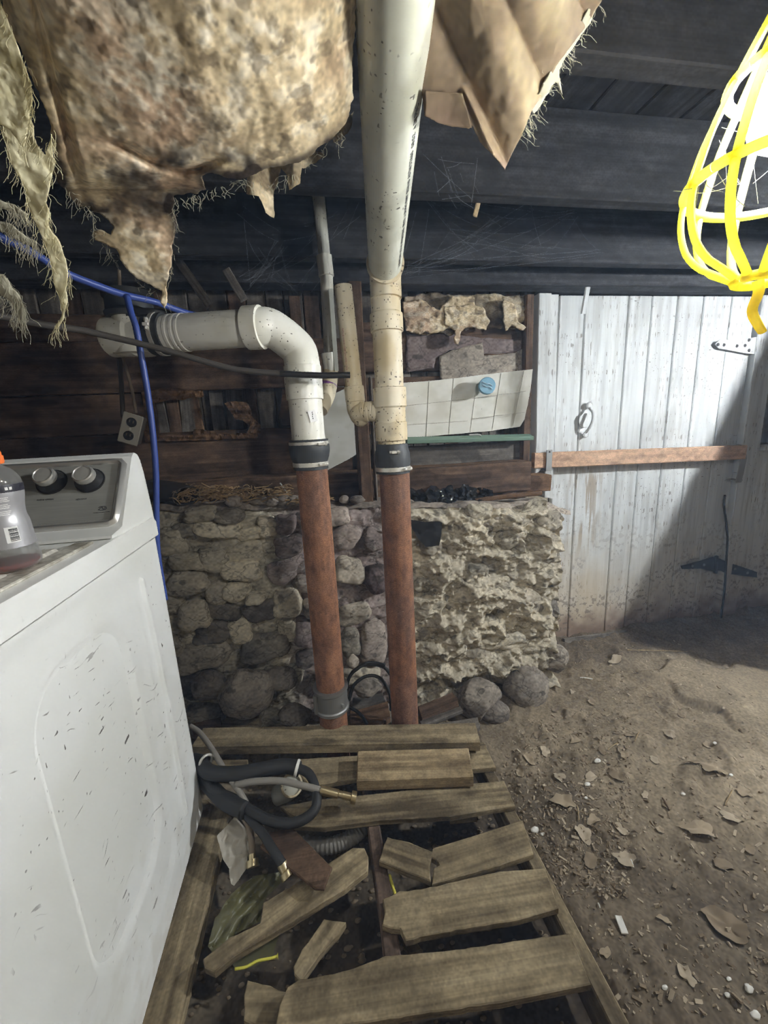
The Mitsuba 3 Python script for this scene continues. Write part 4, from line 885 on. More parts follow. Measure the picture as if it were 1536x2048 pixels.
m, Q = sheet([(1205, -5), (1178, 50), (1135, 112), (1118, 140), (1125, 190), (1112, 165), (1104, 172), (1085, 205), (1068, 228), (1060, 215), (1095, 150), (1120, 105), (1160, 45), (1188, -5)], lambda x, y: dkr(x, y) - .006, 4, .012, lambda v, q: .006 * N(v, 50, 2, 3), 4, 4)
obj('fibre_edge', m, 'fibre_grey', kb, True)
m, Q = sheet([(850, 180), (880, 184), (925, 186), (938, 230), (944, 256), (905, 254), (880, 247), (850, 232)], lambda x, y: dkr(x, y) - .028, 4, .003, lambda v, q: .006 * N(v, 30, 4, 3), 6, 2)
obj('paper_flap', m, 'kraft', kb, True)
fray([(1200, 0), (1130, 108), (1078, 200), (1045, 270)], lambda x, y: dkr(x, y), 120, 6, 'fibre_grey', kb, .00025, 18, 26)
# strands of loose yellow fibre at the left edge
def strand(name, label, px, y0, y1, mat, n, seed, group=None, step=4.0):
    ys_ = np.array(px)[:, 1]; a, b = ys_.min(), ys_.max(); dep = lambda x, y: y0 + (y1 - y0) * (y - a) / (b - a)
    m, Q = sheet(px, dep, step, .004, lambda v, q: .010 * N(v, 34, seed, 4) + .0025 * N(v * [1, 1, .25], 120, seed, 3), seed, 3.5)
    k = put(name, m, mat, label, 'insulation', group, smooth=True)
    fray([tuple(p) for p in px] + [tuple(px[0])], dep, n * 2, seed + 3, mat, k, .0003, 14, 34)
    return k
strand('fibre_strand', 'long yellow fibre strand hanging from the big batt down to the dark cable', [(2, 195), (40, 200), (62, 235), (72, 285), (90, 310), (104, 262), (108, 330), (100, 372), (92, 405), (100, 425), (96, 450), (118, 482), (132, 522), (138, 548), (132, 580), (134, 602), (128, 640), (116, 656), (106, 660), (124, 632), (120, 600), (108, 570), (104, 540), (98, 510), (82, 470), (66, 440), (56, 410), (50, 375), (36, 350), (18, 322), (8, 280)], .60, .78, 'fibre_yellow', 90, 11)
strand('fibre_strand', 'yellow fibre sheet hanging at the left picture edge beside the big batt', [(-20, -40), (8, 20), (38, 95), (60, 160), (66, 200), (58, 240), (48, 300), (20, 260), (-20, 240)], .52, .60, 'fibre_yellow', 40, 12)
strand('fibre_strand', 'pale wispy fibre crossing the left picture edge above the blue tube', [(-20, 392), (30, 410), (56, 428), (52, 434), (20, 422), (-20, 412)], .70, .72, 'fibre_grey', 40, 13)
strand('fibre_strand', 'grey wisps of fibre draped over the blue tube at the left edge', [(-20, 440), (18, 446), (44, 466), (74, 486), (72, 496), (46, 488), (18, 468), (-20, 460)], .74, .75, 'fibre_grey', 60, 14)
strand('fibre_strand', 'curled grey fibre wisp hanging lowest at the left picture edge', [(-20, 545), (8, 548), (24, 572), (40, 592), (46, 612), (50, 632), (42, 642), (34, 634), (26, 610), (12, 596), (-20, 580)], .80, .82, 'fibre_grey', 60, 15)
# fibre stuffed between the wall timbers
for i, (px, lab, c) in enumerate([([(805, 605), (840, 598), (880, 620), (905, 590), (945, 596), (952, 640), (905, 655), (860, 668), (808, 664)], 'dirty yellowish insulation wad stuffed above the brick red boards next to the cream stack', .15), ([(888, 612), (920, 608), (968, 612), (978, 640), (972, 660), (945, 655), (922, 662), (916, 690), (908, 688), (910, 660), (888, 650)], 'bright yellow insulation wad with a dangling wisp in the wall bay', .0), ([(1006, 600), (1028, 610), (1038, 640), (1052, 655), (1046, 662), (1025, 652), (1012, 662), (1006, 640)], 'small grey insulation wad beside the door post', .25), ([(806, 592), (850, 588), (1050, 590), (1052, 640), (1030, 660), (960, 652), (900, 668), (808, 668)], 'dark sooty insulation filling the top of the wall bay behind the yellow wads', .62)]):
    m, Q = sheet(px, lambda x, y: (1.72, 1.705, 1.72, 1.765)[i], 4, .05, lambda v, q: .030 * N(v, 16, i + 3, 4) + .010 * N(v, 80, i, 3), i + 2, 9)
    put('insulation_wad', m, 'insulation', lab, 'insulation', smooth=True, uv=np.stack([np.clip(c + .5 * N(np.column_stack([Q, 0 * Q[:, 0]]), 1 / 28., i, 3), 0, 1), np.full(len(Q), .5)], 1))

# ================================================================ TUBES AND CABLES
def cable(name, pts, y, r, mat, label, cat, n=10, ends=True, extra=None):
    P = [at(p[0], p[1], y=(p[2] if len(p) > 2 else y)) for p in pts]
    return put(name, tube(spline(P, 10), r, n, ends), mat, label, cat, smooth=True)
cable('water_tube', [(-60, 440, .98), (0, 474, 1.02), (60, 502, 1.07), (130, 545, 1.13), (200, 573, 1.19), (250, 590, 1.24), (310, 604, 1.30), (370, 625, 1.36), (410, 634, 1.4)], 1, .0085, 'blue_tube', 'blue water tube running diagonally from the left edge behind the hanging insulation', 'tube')
cable('water_tube', [(254, 592, 1.235), (262, 625, 1.22), (272, 655, 1.215), (284, 720, 1.215), (296, 790, 1.215), (306, 870, 1.215), (312, 950, 1.215), (313, 1040, 1.21), (316, 1110, 1.205), (330, 1200, 1.2)], 1, .0080, 'blue_tube', 'blue water tube dropping vertically behind the washing machine', 'tube')
k = cable('dark_pipe', [(-80, 620, 1.0), (0, 632, 1.05), (90, 650, 1.10), (160, 660, 1.14), (240, 678, 1.17), (330, 700, 1.19), (420, 726, 1.205), (480, 740, 1.21), (560, 747, 1.205), (640, 751, 1.20), (698, 750, 1.20)], 1, .0078, 'cable_dark', 'thin dark plastic tube crossing in front of the glossy white elbow pipe', 'tube')
obj('tube_end', tube([at(560, 747, y=1.2045), at(600, 749.5, y=1.202), at(640, 751, y=1.20), at(700, 750, y=1.20)], .0086, 14, bore=.7), 'black_plastic', k, 40)
cable('power_cable', [(238, 540, 1.55), (240, 600, 1.55), (236, 660, 1.55), (238, 690, 1.55), (252, 735, 1.56), (266, 790, 1.57), (272, 826, 1.58)], 1.55, .0052, 'cable_tan', 'tan power cable running down to the hanging outlet', 'cable')
cable('dark_cable', [(236, 700, 1.6), (240, 730, 1.6), (243, 770, 1.62), (246, 835, 1.63)], 1.6, .0075, 'cable_dark', 'dark cable hanging just left of the tan power cable', 'cable')
cable('dark_cable', [(300, 612, 1.5), (350, 622, 1.5), (420, 640, 1.5), (330, 650, 1.5)], 1.5, .007, 'cable_dark', 'dark cable curling behind the white cross pipe', 'cable')
# outlet hanging on the cable
oc = at(261, 858, y=1.58); ou = unit(at(272, 862, y=1.58) - at(252, 856, y=1.58)); ov = unit(np.array([ou[2], 0, -ou[0]])); ov = ov if ov[2] > 0 else -ov; on = np.array([0, -1.0, 0])
rotm = np.eye(4); rotm[:3, 0], rotm[:3, 1], rotm[:3, 2] = ou, ov, np.cross(ou, ov)
k = thing('outlet', 'dirty white double outlet hanging on its cable against the dark boards', 'outlet')
obj('cover_plate', box((.066, .108, .006), oc, .003, rotm), 'outlet_plate', k); obj('box', box((.058, .098, .04), oc + [0, .025, 0], .003, rotm), 'galvanised', k)
for s in (-1, 1):
    c = oc + ov * s * .024 - [0, .003, 0]
    r = obj('receptacle', lathe(c, on, [(0, .0165), (.002, .0165), (.0025, .015), (.0025, .001)], 24), 'black_plastic', k, 30)
    for q in (-1, 1): obj('slot', box((.003, .009, .002), c + ou * q * .006 + [0, -.003, 0] + ov * .003, 0, rotm), 'cable_tan', r)
obj('screw', lathe(oc - [0, .003, 0], on, [(0, .004), (.0015, .003), (.0016, .0005)], 12), 'steel', k, 30)

# ================================================================ TILE BOARDS, TRIM, BLUE CAP
def tile_board(px, depth, label, lines_v, lines_h, seed):
    m, Q = sheet(px, depth, 7, .006, lambda v, q: .0012 * N(v, 12, seed, 3), seed, 1.0)
    k = put('tile_board', m, 'tile_board', label, 'panel', smooth=40)
    for ln in lines_v + lines_h:
        P = [at(x, y, y=depth(x, y) - .0007) for x, y in ln]
        obj('grout_line', tube(np.linspace(P[0], P[1], 8), .0012 if ln in lines_v else .0008, 5), 'grout', k, True)
    return k
dt = lambda x, y: 1.745 - .05 * sstep(1000, 1065, x) - .03 * (880 - y) / 140
tile_board([(770, 768), (880, 760), (960, 750), (1066, 738), (1062, 770), (1056, 808), (1049, 838), (1040, 853), (980, 862), (880, 871), (800, 878), (770, 880)], dt, 'leaning white tile pattern board with a blue cap on it, beside the door post', [[(858, 763), (852, 873)], [(907, 757), (897, 869)], [(950, 790), (940, 864)], [(1002, 747), (984, 860)], [(1048, 741), (1026, 852)]], [[(808, 812), (935, 798)], [(945, 797), (1052, 782)], [(812, 850), (935, 842)], [(942, 838), (1050, 824)]], 4)
d2 = lambda x, y: 1.735 - .02 * (950 - y) / 180
m, Q = sheet([(640, 800), (690, 778), (724, 830), (724, 900), (705, 914), (652, 942), (630, 940), (630, 850)], d2, 6, .006, lambda v, q: .0015 * N(v, 14, 3, 3), 5, 1.5)
put('tile_board', m, 'tile_board', 'broken white tile pattern board standing behind the left pipes', 'panel', smooth=40)
cc = at(973, 773, y=1.668); cn = unit(np.array([-.28, -1, .12]))
k = thing('blue_cap', 'round blue plastic cap with a wave mark on the tile board', 'cap')
obj('cap_body', lathe(cc - cn * -.002, cn, [(-.035, .026), (0, .0345), (.004, .0355), (.016, .0350), (.020, .032), (.0205, .001)], 36), 'blue_cap', k, 30)
cu = unit(np.cross([0, 0, 1.0], cn)); cu = cu if cu[0] > 0 else -cu; cv = np.cross(cn, cu); cv = cv if cv[2] > 0 else -cv
for s in (-1, 1): obj('wave_mark', tube(spline([cc + cn * .0240 + cu * a + cv * (b + s * .006) for a, b in ((-.020, .008), (-.010, .004), (-.003, -.001), (.006, .000), (.013, -.004), (.020, -.010))], 6), .0030, 8), 'blue_mark_glint', k, True)
m, uv = plank(at(812, 881, y=1.715), at(1062, 874, y=1.715), .05, .018, up=(0, -.25, 1), step=.05, wob=.001)
put('green_strip', m, 'green_paint', 'narrow green painted wooden strip under the leaning tile board', 'strip')
cable('steel_bolt', [(938, 870), (955, 869), (962, 871)], 1.69, .004, 'chrome', 'shiny metal bit lying on the green strip', 'metal piece', 8)

# ================================================================ DOOR HARDWARE AND BAR
yb = 1.745
m, uv = plank(at(1066, 921, y=yb), at(1488, 904, y=yb), .072, .032, up=(0, -1, 0), k=2, step=.08, wob=.0012, jag=(0, .01), seed=5)
put('door_bar', m, 'wood_bar', 'raw wooden bar lying across the white plank door', 'bar', uv=uv)
p = at(1098, 921, y=1.72); k = thing('bar_bracket', 'grey metal bracket holding the left end of the door bar', 'bracket')
obj('strap', box((.030, .004, .100), p, .001), 'galvanised', k); obj('lower_lip', box((.030, .055, .004), p + [0, .027, -.048], .001), 'galvanised', k); obj('nail', lathe(p + [0, 0, .04], (0, -1, 0), [(0, .005), (.004, .004), (.0045, .0005)], 10), 'dark_iron', k)
p = at(1482, 940, y=1.735); k = thing('bar_bracket', 'grey metal bracket under the right end of the door bar', 'bracket')
obj('strap', box((.038, .004, .13), p, .001, trimesh.transformations.rotation_matrix(.1, [0, 1, 0])), 'galvanised', k); obj('lower_lip', box((.038, .06, .004), p + [0, .028, -.055], .001), 'galvanised', k)
# handle
h0, h1 = at(1178, 811, y=1.79), at(1170, 870, y=1.79); k = say(numbered('handle', 'door_1'), 'white painted oval pull handle')
obj('mount', lathe(h0, (0, -1, 0), [(0, .0165), (.006, .016), (.010, .010), (.0105, .001)], 20), 'old_paint', k, 30); obj('mount', lathe(h1, (0, -1, 0), [(0, .0145), (.006, .014), (.010, .009), (.0105, .001)], 20), 'old_paint', k, 30)
obj('grip', tube(spline([h0 + [0, -.006, -.012], h0 + [0, -.030, -.035], (h0 + h1) / 2 + [0, -.042, 0], h1 + [0, -.030, .035], h1 + [0, -.006, .012]], 8), .0065, 12), 'old_paint', k, True)
obj('back_plate', lathe((h0 + h1) / 2 + [-.012, -.0, 0], (0, -1, 0), [(0, .034), (.003, .032), (.004, .001)], 28).apply_transform(trimesh.transformations.scale_matrix(1)), 'old_paint', k, 30)
# strap hinges
def hinge(label, pts, y, mat, holes):
    k = say(numbered('strap_hinge', 'door_1'), label); P = np.array([at(*p, y=y)[[0, 2]] for p in pts]); pg = Polygon(P)
    m = trimesh.creation.extrude_polygon(pg.buffer(.002), .004, engine='earcut'); v = m.vertices; m = TM(np.column_stack([v[:, 0], y - v[:, 2], v[:, 1]]), m.faces); m.fix_normals(); obj('leaf', m, mat, k)
    for hx, hy in holes: obj('screw', lathe(at(hx, hy, y=y - .004), (0, -1, 0), [(0, .008), (.002, .007), (.003, .001)], 12), 'dark_iron' if mat != 'dark_iron' else 'galvanised', k, 30)
    return k
hk = hinge('white painted upper strap hinge', [(1430, 688), (1436, 682), (1490, 678), (1536, 672), (1536, 712), (1490, 706), (1436, 696)], 1.789, 'old_paint', [(1436, 689), (1448, 690), (1474, 692), (1490, 691), (1498, 680), (1498, 701), (1518, 681)])
obj('barrel', tube([at(1522, 668, y=1.785), at(1519, 715, y=1.785)], .009, 12), 'old_paint', hk, True)
hk = hinge('black lower strap hinge', [(1362, 1132), (1400, 1122), (1425, 1114), (1440, 1118), (1452, 1124), (1512, 1144), (1512, 1154), (1452, 1146), (1440, 1140), (1425, 1142), (1400, 1136), (1364, 1137)], 1.785, 'dark_iron', [(1385, 1132), (1408, 1130), (1470, 1138), (1495, 1146)])
obj('barrel', tube([at(1433, 1112, y=1.78), at(1431, 1146, y=1.78)], .010, 12), 'dark_iron', hk, True)
cable('black_cord', [(1450, 990), (1448, 1010), (1453, 1050), (1455, 1080), (1452, 1130), (1449, 1180), (1444, 1220), (1438, 1268)], 1.765, .0055, 'black_plastic', 'black cord hanging down the right door post', 'cord')

# ================================================================ ON THE LEDGE
def crumple(name, px, depth, mat, label, cat, amp=.03, freq=14, step=4, seed=0, parent=None, smooth=False, thick=.0015):
    def rel(v, q):
        a = N(v, freq, seed, 3); b = N(v, freq * 1.7, seed + 5, 2)
        return amp * (np.abs(a) * 1.6 + .5 * np.abs(b)) + amp * .3 * N(v, freq * 4, seed + 8, 2)
    m, Q = sheet(px, depth, step, thick, rel, seed, 4)
    if parent: return obj(name, m, mat, parent, smooth)
    return put(name, m, mat, label, cat, smooth=smooth)
k = crumple('plastic_sheet', [(812, 985), (828, 952), (840, 970), (850, 984), (868, 962), (880, 980), (905, 966), (930, 968), (985, 980), (988, 992), (970, 1000), (918, 1015), (915, 1022), (895, 1035), (860, 1038), (822, 1035), (812, 1030)], lambda x, y: 1.55 + .10 * (1035 - y) / 60, 'black_film', 'crumpled black plastic sheet on top of the stone wall', 'plastic sheet', .055, 14, 3.5, 3)
crumple('hanging_flap', [(815, 1040), (884, 1045), (882, 1080), (878, 1092), (852, 1093), (835, 1075)], lambda x, y: 1.452, 'black_film', None, None, .010, 9, 4, 5, k)
cable('wood_stick', [(950, 1002), (1010, 993), (1082, 986)], 1.60, .011, 'rot', 'weathered brown stick lying on the wall ledge under the sill', 'stick')
# clay duct end and shavings
dp = at(374, 992, y=1.56); k = thing('duct_pipe', 'crushed dark duct end on the left of the wall ledge', 'pipe')
obj('duct_body', tube(spline([dp, dp + [-.06, .05, .01], dp + [-.16, .12, .02]], 6), [.058] * 4 + [.062] * (len(spline([dp, dp + [-.06, .05, .01], dp + [-.16, .12, .02]], 6)) - 4), 28, bore=.9, flat=.62), 'cable_dark', k, 40)
ms = []
for i in range(420):
    x = rng.uniform(-.50, .05); y = 1.49 + .13 * rng.random(); z = top_z(x) + .03 + .05 * rng.random() * (x < -.1); L = rng.uniform(.02, .06); a = rng.uniform(0, 6.28)
    d = np.array([math.cos(a), math.sin(a) * .5, rng.normal() * .25]); n_ = np.array([-d[1], d[0], 0]); c = np.array([x, y, z])
    ms.append(tube(spline([c - d * L / 2, c + [0, 0, rng.uniform(-.004, .01)] + n_ * .004, c + d * L / 2], 3), .0016 * rng.uniform(.6, 1.4), 4))
k = obj('wood_shavings', cat_meshes(ms), 'wood_chip', None); say(k, 'brown wood shavings and splinters scattered on the wall ledge', 'wood shavings', kind='stuff')
LEDGE = [(545, 1010), (570, 1002), (600, 1012), (470, 1010), (520, 1000), (585, 990), (690, 1018), (715, 1015)]
for i, (px, py) in enumerate(LEDGE):
    x = at(px, py, y=1.53)[0]; c = np.array([x, 1.53, top_z(x) + .03]); put('ledge_stone', rock(c, rng.uniform(.03, .06, 3) * [1.3, 1, .8], 60 + i, 2), 'stone', 'small dusty stone among the shavings on the wall ledge', 'stone', 'small stones on the wall ledge', True, np.column_stack([np.full(162, .35), np.full(162, .5)]))
# cobwebs
def web(pts, y, n, seed, label):
    rg = np.random.default_rng(seed); ms = []
    for i in range(n):
        a, b = pts[rg.integers(len(pts))], pts[rg.integers(len(pts))]
        if a == b: continue
        A, B = at(*a, y=y + rg.normal() * .02), at(*b, y=y + rg.normal() * .02); A, B = A + rg.normal(size=3) * .015, B + rg.normal(size=3) * .015
        M = (A + B) / 2 - [0, 0, .12 * np.linalg.norm(A - B) * rg.random()]
        ms.append(tube(spline([A, M, B], 6), .00018 + .00025 * rg.random(), 3, False))
    k = obj('cobweb', cat_meshes(ms), 'web'); say(k, label, 'cobweb', kind='stuff')
web([(850, 400), (900, 470), (960, 500), (1050, 420), (1100, 490), (1200, 505), (810, 545), (870, 520), (1150, 430), (990, 440)], 1.50, 60, 1, 'dusty cobweb threads on the joist right of the overhead pipe')
web([(480, 420), (560, 480), (620, 460), (540, 540), (600, 580), (500, 560), (700, 420)], 1.50, 40, 2, 'dusty cobweb threads on the joist left of the overhead pipe')
web([(870, 300), (900, 350), (890, 390), (930, 330), (950, 400)], 1.09, 20, 3, 'cobweb threads under the torn paper batt')
web([(1440, 290), (1480, 320), (1500, 350), (1450, 345), (1490, 400), (1420, 430), (1510, 300), (1470, 370)], .44, 16, 4, 'cobweb inside the yellow lamp cage')

# a board added unseen outside the frame, its edge cut to shade the door
P1, P2 = at(1512, 690, y=1.80), at(1205, 1305, y=1.80); f = .46
e1, e2 = LAMP_B + (P1 - LAMP_B) * f, LAMP_B + (P2 - LAMP_B) * f
pts = [tuple(e1[[0, 2]] + (e1 - e2)[[0, 2]] * .25), tuple(e2[[0, 2]]), (e2[0] + .25, .0), (3.0, .0), (3.0, e1[2] + .2)]
m = trimesh.creation.extrude_polygon(Polygon(pts), .015, engine='earcut'); v = m.vertices; m = TM(np.column_stack([v[:, 0], (e1[1] + e2[1]) / 2 + v[:, 2], v[:, 1]]), m.faces); m.fix_normals()
put('shadow_board', m, 'wood_lumber', 'added board out of view that shades the door', 'board', uv=np.column_stack([m.vertices[:, 2], m.vertices[:, 0]]))

m, uv = plank(at(1184, 527, y=1.66), at(1166, 628, y=1.70), .022, .010, up=(0, -1, 0), k=4, step=.05)
put('hanging_lath', m, 'old_paint', 'narrow pale lath hanging from the joist over the left side of the plank door', 'lath')
m, uv = plank(at(957, 404, y=1.14), at(949, 436, y=1.14), .012, .005, up=(0, -1, 0), k=6, step=.02, jag=(0, .01))
put('splinter', m, 'wood_lumber', 'short pale splinter hanging under the joist right of the overhead pipe', 'splinter', uv=uv)
cable('twig', [(560, 966), (566, 974), (574, 986)], 1.60, .003, 'white_chip', 'thin white sliver standing among the shavings on the wall ledge', 'sliver', 6)

# ================================================================ PALLET
PT = .12
pal = thing('wooden_pallet', 'broken weathered wooden pallet lying on the dirt between the washing machine and the open floor', 'pallet')
for i, (x, y0, y1) in enumerate(((.075, .30, 1.24), (.478, .30, 1.26))):
    m, uv = plank((x, y0, .056), (x + (.012 if i == 0 else 0), y1, .056), .036, .088, k=3 + i, step=.04, wob=.0035 if i == 0 else .0015, seed=i, jag=(.01, .03))
    obj('stringer', m, 'wood_wet' if i == 0 else 'wood_pallet', pal, False, uv)
slab_px('slat', [(575, 1972), (600, 1958), (650, 1950), (700, 1938), (770, 1912), (900, 1900), (1140, 1866), (1182, 1968), (1000, 2005), (700, 2048), (545, 2080), (560, 2010)], PT, .017, 'wood_pallet', pal, [1, 6], k=2, amp=.003, keep=(6, 7))
slab_px('slat', [(765, 1796), (800, 1782), (860, 1774), (940, 1755), (1000, 1742), (1090, 1736), (1117, 1816), (1040, 1838), (900, 1862), (812, 1880), (800, 1860), (765, 1850), (770, 1825)], PT, .017, 'wood_pallet', pal, [1, 5], k=6, amp=.004, keep=(4, 5, 6))
slab_px('slat', [(866, 1694), (950, 1670), (1045, 1641), (1067, 1709), (1000, 1730), (864, 1766), (868, 1735), (878, 1728), (872, 1718), (860, 1712)], PT + .004, .017, 'wood_pallet', pal, [0, 2], k=8, amp=.003, keep=(0, 1, 2, 3), tilt=(.02, 0))
slab_px('slat', [(560, 1612), (640, 1598), (760, 1586), (880, 1572), (1008, 1561), (1030, 1611), (900, 1632), (760, 1640), (650, 1654), (575, 1652), (590, 1632)], PT, .017, 'wood_pallet', pal, [1, 4], k=4, amp=.002, keep=(2, 3, 4))
slab_px('slat', [(590, 1518), (720, 1510), (968, 1484), (992, 1534), (860, 1545), (720, 1556), (620, 1572), (600, 1550)], PT, .017, 'wood_pallet', pal, [0, 2], k=11, amp=.002, keep=(1, 2, 3))
slab_px('slat', [(405, 1520), (495, 1518), (495, 1545), (410, 1555)], PT - .004, .017, 'wood_pallet', pal, [0, 1], k=13)
def loose(name, label, px, z, th, mat='wood_pallet', group=None, cat='plank', **kw):
    P = floorpoly(px, z); g = kw.pop('grain', P[1] - P[0]); g = P[g[1]] - P[g[0]] if isinstance(g, list) else g; m, uv = slab(P, z, th, g, **kw)
    return put(name, m, mat, label, cat, group, uv=uv)
loose('broken_slat', 'short broken slat piece lying between the pallet stringers', [(757, 1722), (768, 1690), (775, 1674), (820, 1684), (866, 1704), (858, 1735), (862, 1762), (830, 1750), (790, 1735)], PT + .001, .016, k=7, amp=.003, grain=[2, 4])
# lumber on top
a, b = at(398, 1482, z=PT + .030), at(955, 1473, z=PT + .030)
m, uv = plank(a + [0, 0, 0], b, .088, .040, k=5, step=.08, wob=.002, seed=2, chamfer=.004); put('lumber', m, 'wood_pallet', 'long weathered board lying across the pallet in front of the rusty pipes', 'board', uv=uv)
P = floorpoly([(715, 1501), (937, 1495), (947, 1552), (713, 1561)], PT + .046); g = P[1] - P[0]
m, uv = slab(P, PT + .046, .038, g, k=4, amp=.0006, bevel=.003); put('lumber', m, 'wood_lumber', 'short clean cut wood block on the pallet in front of the long board', 'wood block', uv=uv)
loose('broken_slat', 'long split plank slanting across the pit beside the washing machine', [(404, 1908), (460, 1868), (520, 1842), (526, 1802), (620, 1750), (706, 1700), (728, 1702), (737, 1720), (735, 1748), (690, 1782), (600, 1834), (510, 1882), (470, 1905), (428, 1937), (408, 1926)], PT - .02, .018, k=9, amp=.003, grain=[0, 5], tilt=(.06, 0))
loose('broken_slat', 'short upright sliver of plank standing between the slanting plank and the nearest slat', [(586, 1930), (605, 1898), (648, 1842), (692, 1846), (676, 1868), (640, 1905), (602, 1956), (588, 1945)], PT - .05, .018, k=15, amp=.003, grain=[1, 2], tilt=(0, .15))
loose('broken_slat', 'brown wet block at the bottom edge left of the nearest slat', [(496, 1958), (540, 1972), (592, 1988), (580, 2030), (540, 2060), (488, 2040), (490, 1990)], PT - .035, .05, 'wood_pallet', k=18, amp=.004, grain=(1, -.2))
loose('brown_plate', 'dark brown flat plate lying under the black hose on the slanting plank', [(540, 1662), (585, 1655), (664, 1736), (648, 1778), (630, 1776), (520, 1690)], PT + .012, .008, 'wood_old', None, 'plate', k=2, amp=.001, tilt=(.05, .02))
# boards the washer stands on
P = floorpoly([(300, 1560), (418, 1600), (462, 1632), (442, 1690), (356, 2048), (330, 2150), (190, 2150), (240, 2040)], .045)
m, uv = slab(P, .045, .04, P[4] - P[3], k=6, amp=.003, bevel=.004); put('base_board', m, 'wood_pallet', 'wide dirty plank on the ground under the washing machine', 'board', uv=uv)
m, uv = plank((-1.05, .5, .025), (-1.0, 1.2, .025), .12, .04, k=7, step=.2); put('base_board', m, 'wood_pallet', 'plank under the far side of the washing machine', 'board', uv=uv)
# scraps behind, around the pipe feet
loose('scrap_board', 'dark scrap board behind the right rusty pipe foot', [(835, 1412), (905, 1384), (915, 1396), (918, 1410), (845, 1440)], .10, .03, 'wood_old', None, 'board', k=3, amp=.004)
loose('scrap_board', 'grey split scrap board just above the long board, right of the right pipe', [(838, 1442), (920, 1412), (926, 1420), (845, 1452)], .11, .015, 'wood_grey', None, 'board', k=6, amp=.003)
loose('scrap_board', 'flat grey slate like board poking out behind the long board on the right', [(840, 1452), (955, 1434), (960, 1450), (950, 1462), (840, 1462)], .105, .02, 'wood_grey', None, 'board', k=9, amp=.002)
loose('scrap_board', 'reddish brown scrap board between the two rusty pipe feet', [(700, 1420), (775, 1402), (780, 1430), (765, 1450), (700, 1452)], .08, .03, 'rot', None, 'board', k=11, amp=.003)
loose('scrap_board', 'grey stone coloured scrap board under the cable coil between the pipes', [(705, 1395), (765, 1385), (770, 1400), (706, 1418)], .09, .03, 'wood_grey', None, 'board', k=13, amp=.003)
loose('scrap_board', 'upright dark board leaning left of the left pipe foot', [(440, 1420), (520, 1422), (516, 1462), (440, 1466)], .10, .06, 'wood_pallet', None, 'board', k=14, amp=.003)
loose('scrap_board', 'dark broken board next to the washing machine corner below the stone wall', [(380, 1412), (440, 1408), (442, 1455), (385, 1460)], .12, .05, 'wood_old', None, 'board', k=16, amp=.004)
# cable coil between the pipes
k = thing('cable_coil', 'coil of black cable between the two rusty pipe feet', 'cable')
for px in ([(690, 1390), (700, 1352), (728, 1330), (765, 1333), (782, 1350)], [(698, 1400), (708, 1370), (735, 1352), (762, 1358), (780, 1390), (782, 1420)], [(696, 1412), (720, 1428), (738, 1455), (740, 1480)], [(704, 1345), (735, 1326), (770, 1330)]):
    obj('loop', tube(spline([at(x, y, y=1.36) for x, y in px], 8), .0065, 10), 'rubber', k, True)

# ================================================================ HOSES beside the washer
def hose(pts, r, mat, parent, name='hose', n=14):
    return obj(name, tube(spline([at(x, y, z=z) if x > 3 else np.array([x, y, z]) for x, y, z in pts], 10), r, n), mat, parent, True)
k = thing('drain_hose', 'thick black drain hose looping out from behind the washing machine', 'hose')
hose([(-.50, 1.20, .19), (-.44, 1.175, .20), (-.392, 1.115, .208), (470, 1548, .215), (520, 1540, .215), (570, 1532, .21), (598, 1538, .205)], .0215, 'hose_black', k)
hose([(590, 1534, .205), (618, 1548, .20), (632, 1582, .185), (630, 1618, .17), (600, 1642, .16), (560, 1646, .16), (520, 1632, .165), (470, 1600, .175), (430, 1582, .182), (-.405, 1.12, .175), (-.45, 1.18, .17), (-.52, 1.21, .16)], .0135, 'hose_black', k)
hose([(-.50, 1.195, .12), (-.44, 1.17, .135), (-.40, 1.12, .155), (450, 1602, .172), (490, 1622, .17)], .022, 'hose_black', k)
p = at(597, 1537, z=.205); q = at(580, 1533, z=.212)
obj('hose_clip', lathe(p, unit(q - p), [(0, .022), (.001, .0245), (.008, .0245), (.009, .022)], 24), 'white_chip', k, 30)
k = thing('fill_hose', 'grey ribbed fill hose with a bright metal end pointing at the wood block', 'hose')
hose([(470, 1570, .20), (510, 1563, .21), (560, 1562, .21), (600, 1570, .205), (640, 1580, .19)], .0095, 'hose_grey', k)
pa, pb = at(640, 1580, z=.19), at(712, 1596, z=.165); d = unit(pb - pa); L = np.linalg.norm(pb - pa)
obj('metal_end', lathe(pa, d, [(0, .010), (.002, .0125), (L * .5, .0120), (L * .52, .0095), (L * .62, .0095), (L * .63, .0105), (L * .86, .0100), (L * .87, .0165), (L, .0165), (L + .001, .011)], 20), 'brass', k, 30)
k = thing('fill_hose', 'grey hose running down from the stone wall behind the washing machine corner', 'hose')
hose([(380, 1452, .26), (400, 1466, .25), (425, 1500, .23), (450, 1542, .215), (478, 1582, .19), (492, 1606, .17)], .0085, 'hose_grey', k)
k = thing('fill_hose', 'black hose with a brass end pointing down at the slanting plank', 'hose')
hose([(440, 1600, .16), (480, 1620, .155), (520, 1660, .15), (545, 1698, .14), (566, 1730, .125)], .0115, 'hose_black', k)
pa, pb = at(564, 1727, z=.125), at(578, 1756, z=.105); d = unit(pb - pa); L = np.linalg.norm(pb - pa)
obj('brass_end', lathe(pa, d, [(0, .012), (.001, .0135), (L * .45, .0130), (L * .5, .012), (L * .55, .0175), (L * .95, .0178), (L, .013)], 20), 'brass', k, 30)
k = thing('fill_hose', 'tan hose hanging straight down with a dull metal end beside the clear plastic scrap', 'hose')
hose([(470, 1620, .15), (492, 1640, .14), (502, 1672, .125), (504, 1712, .105)], .0085, 'cable_tan', k)
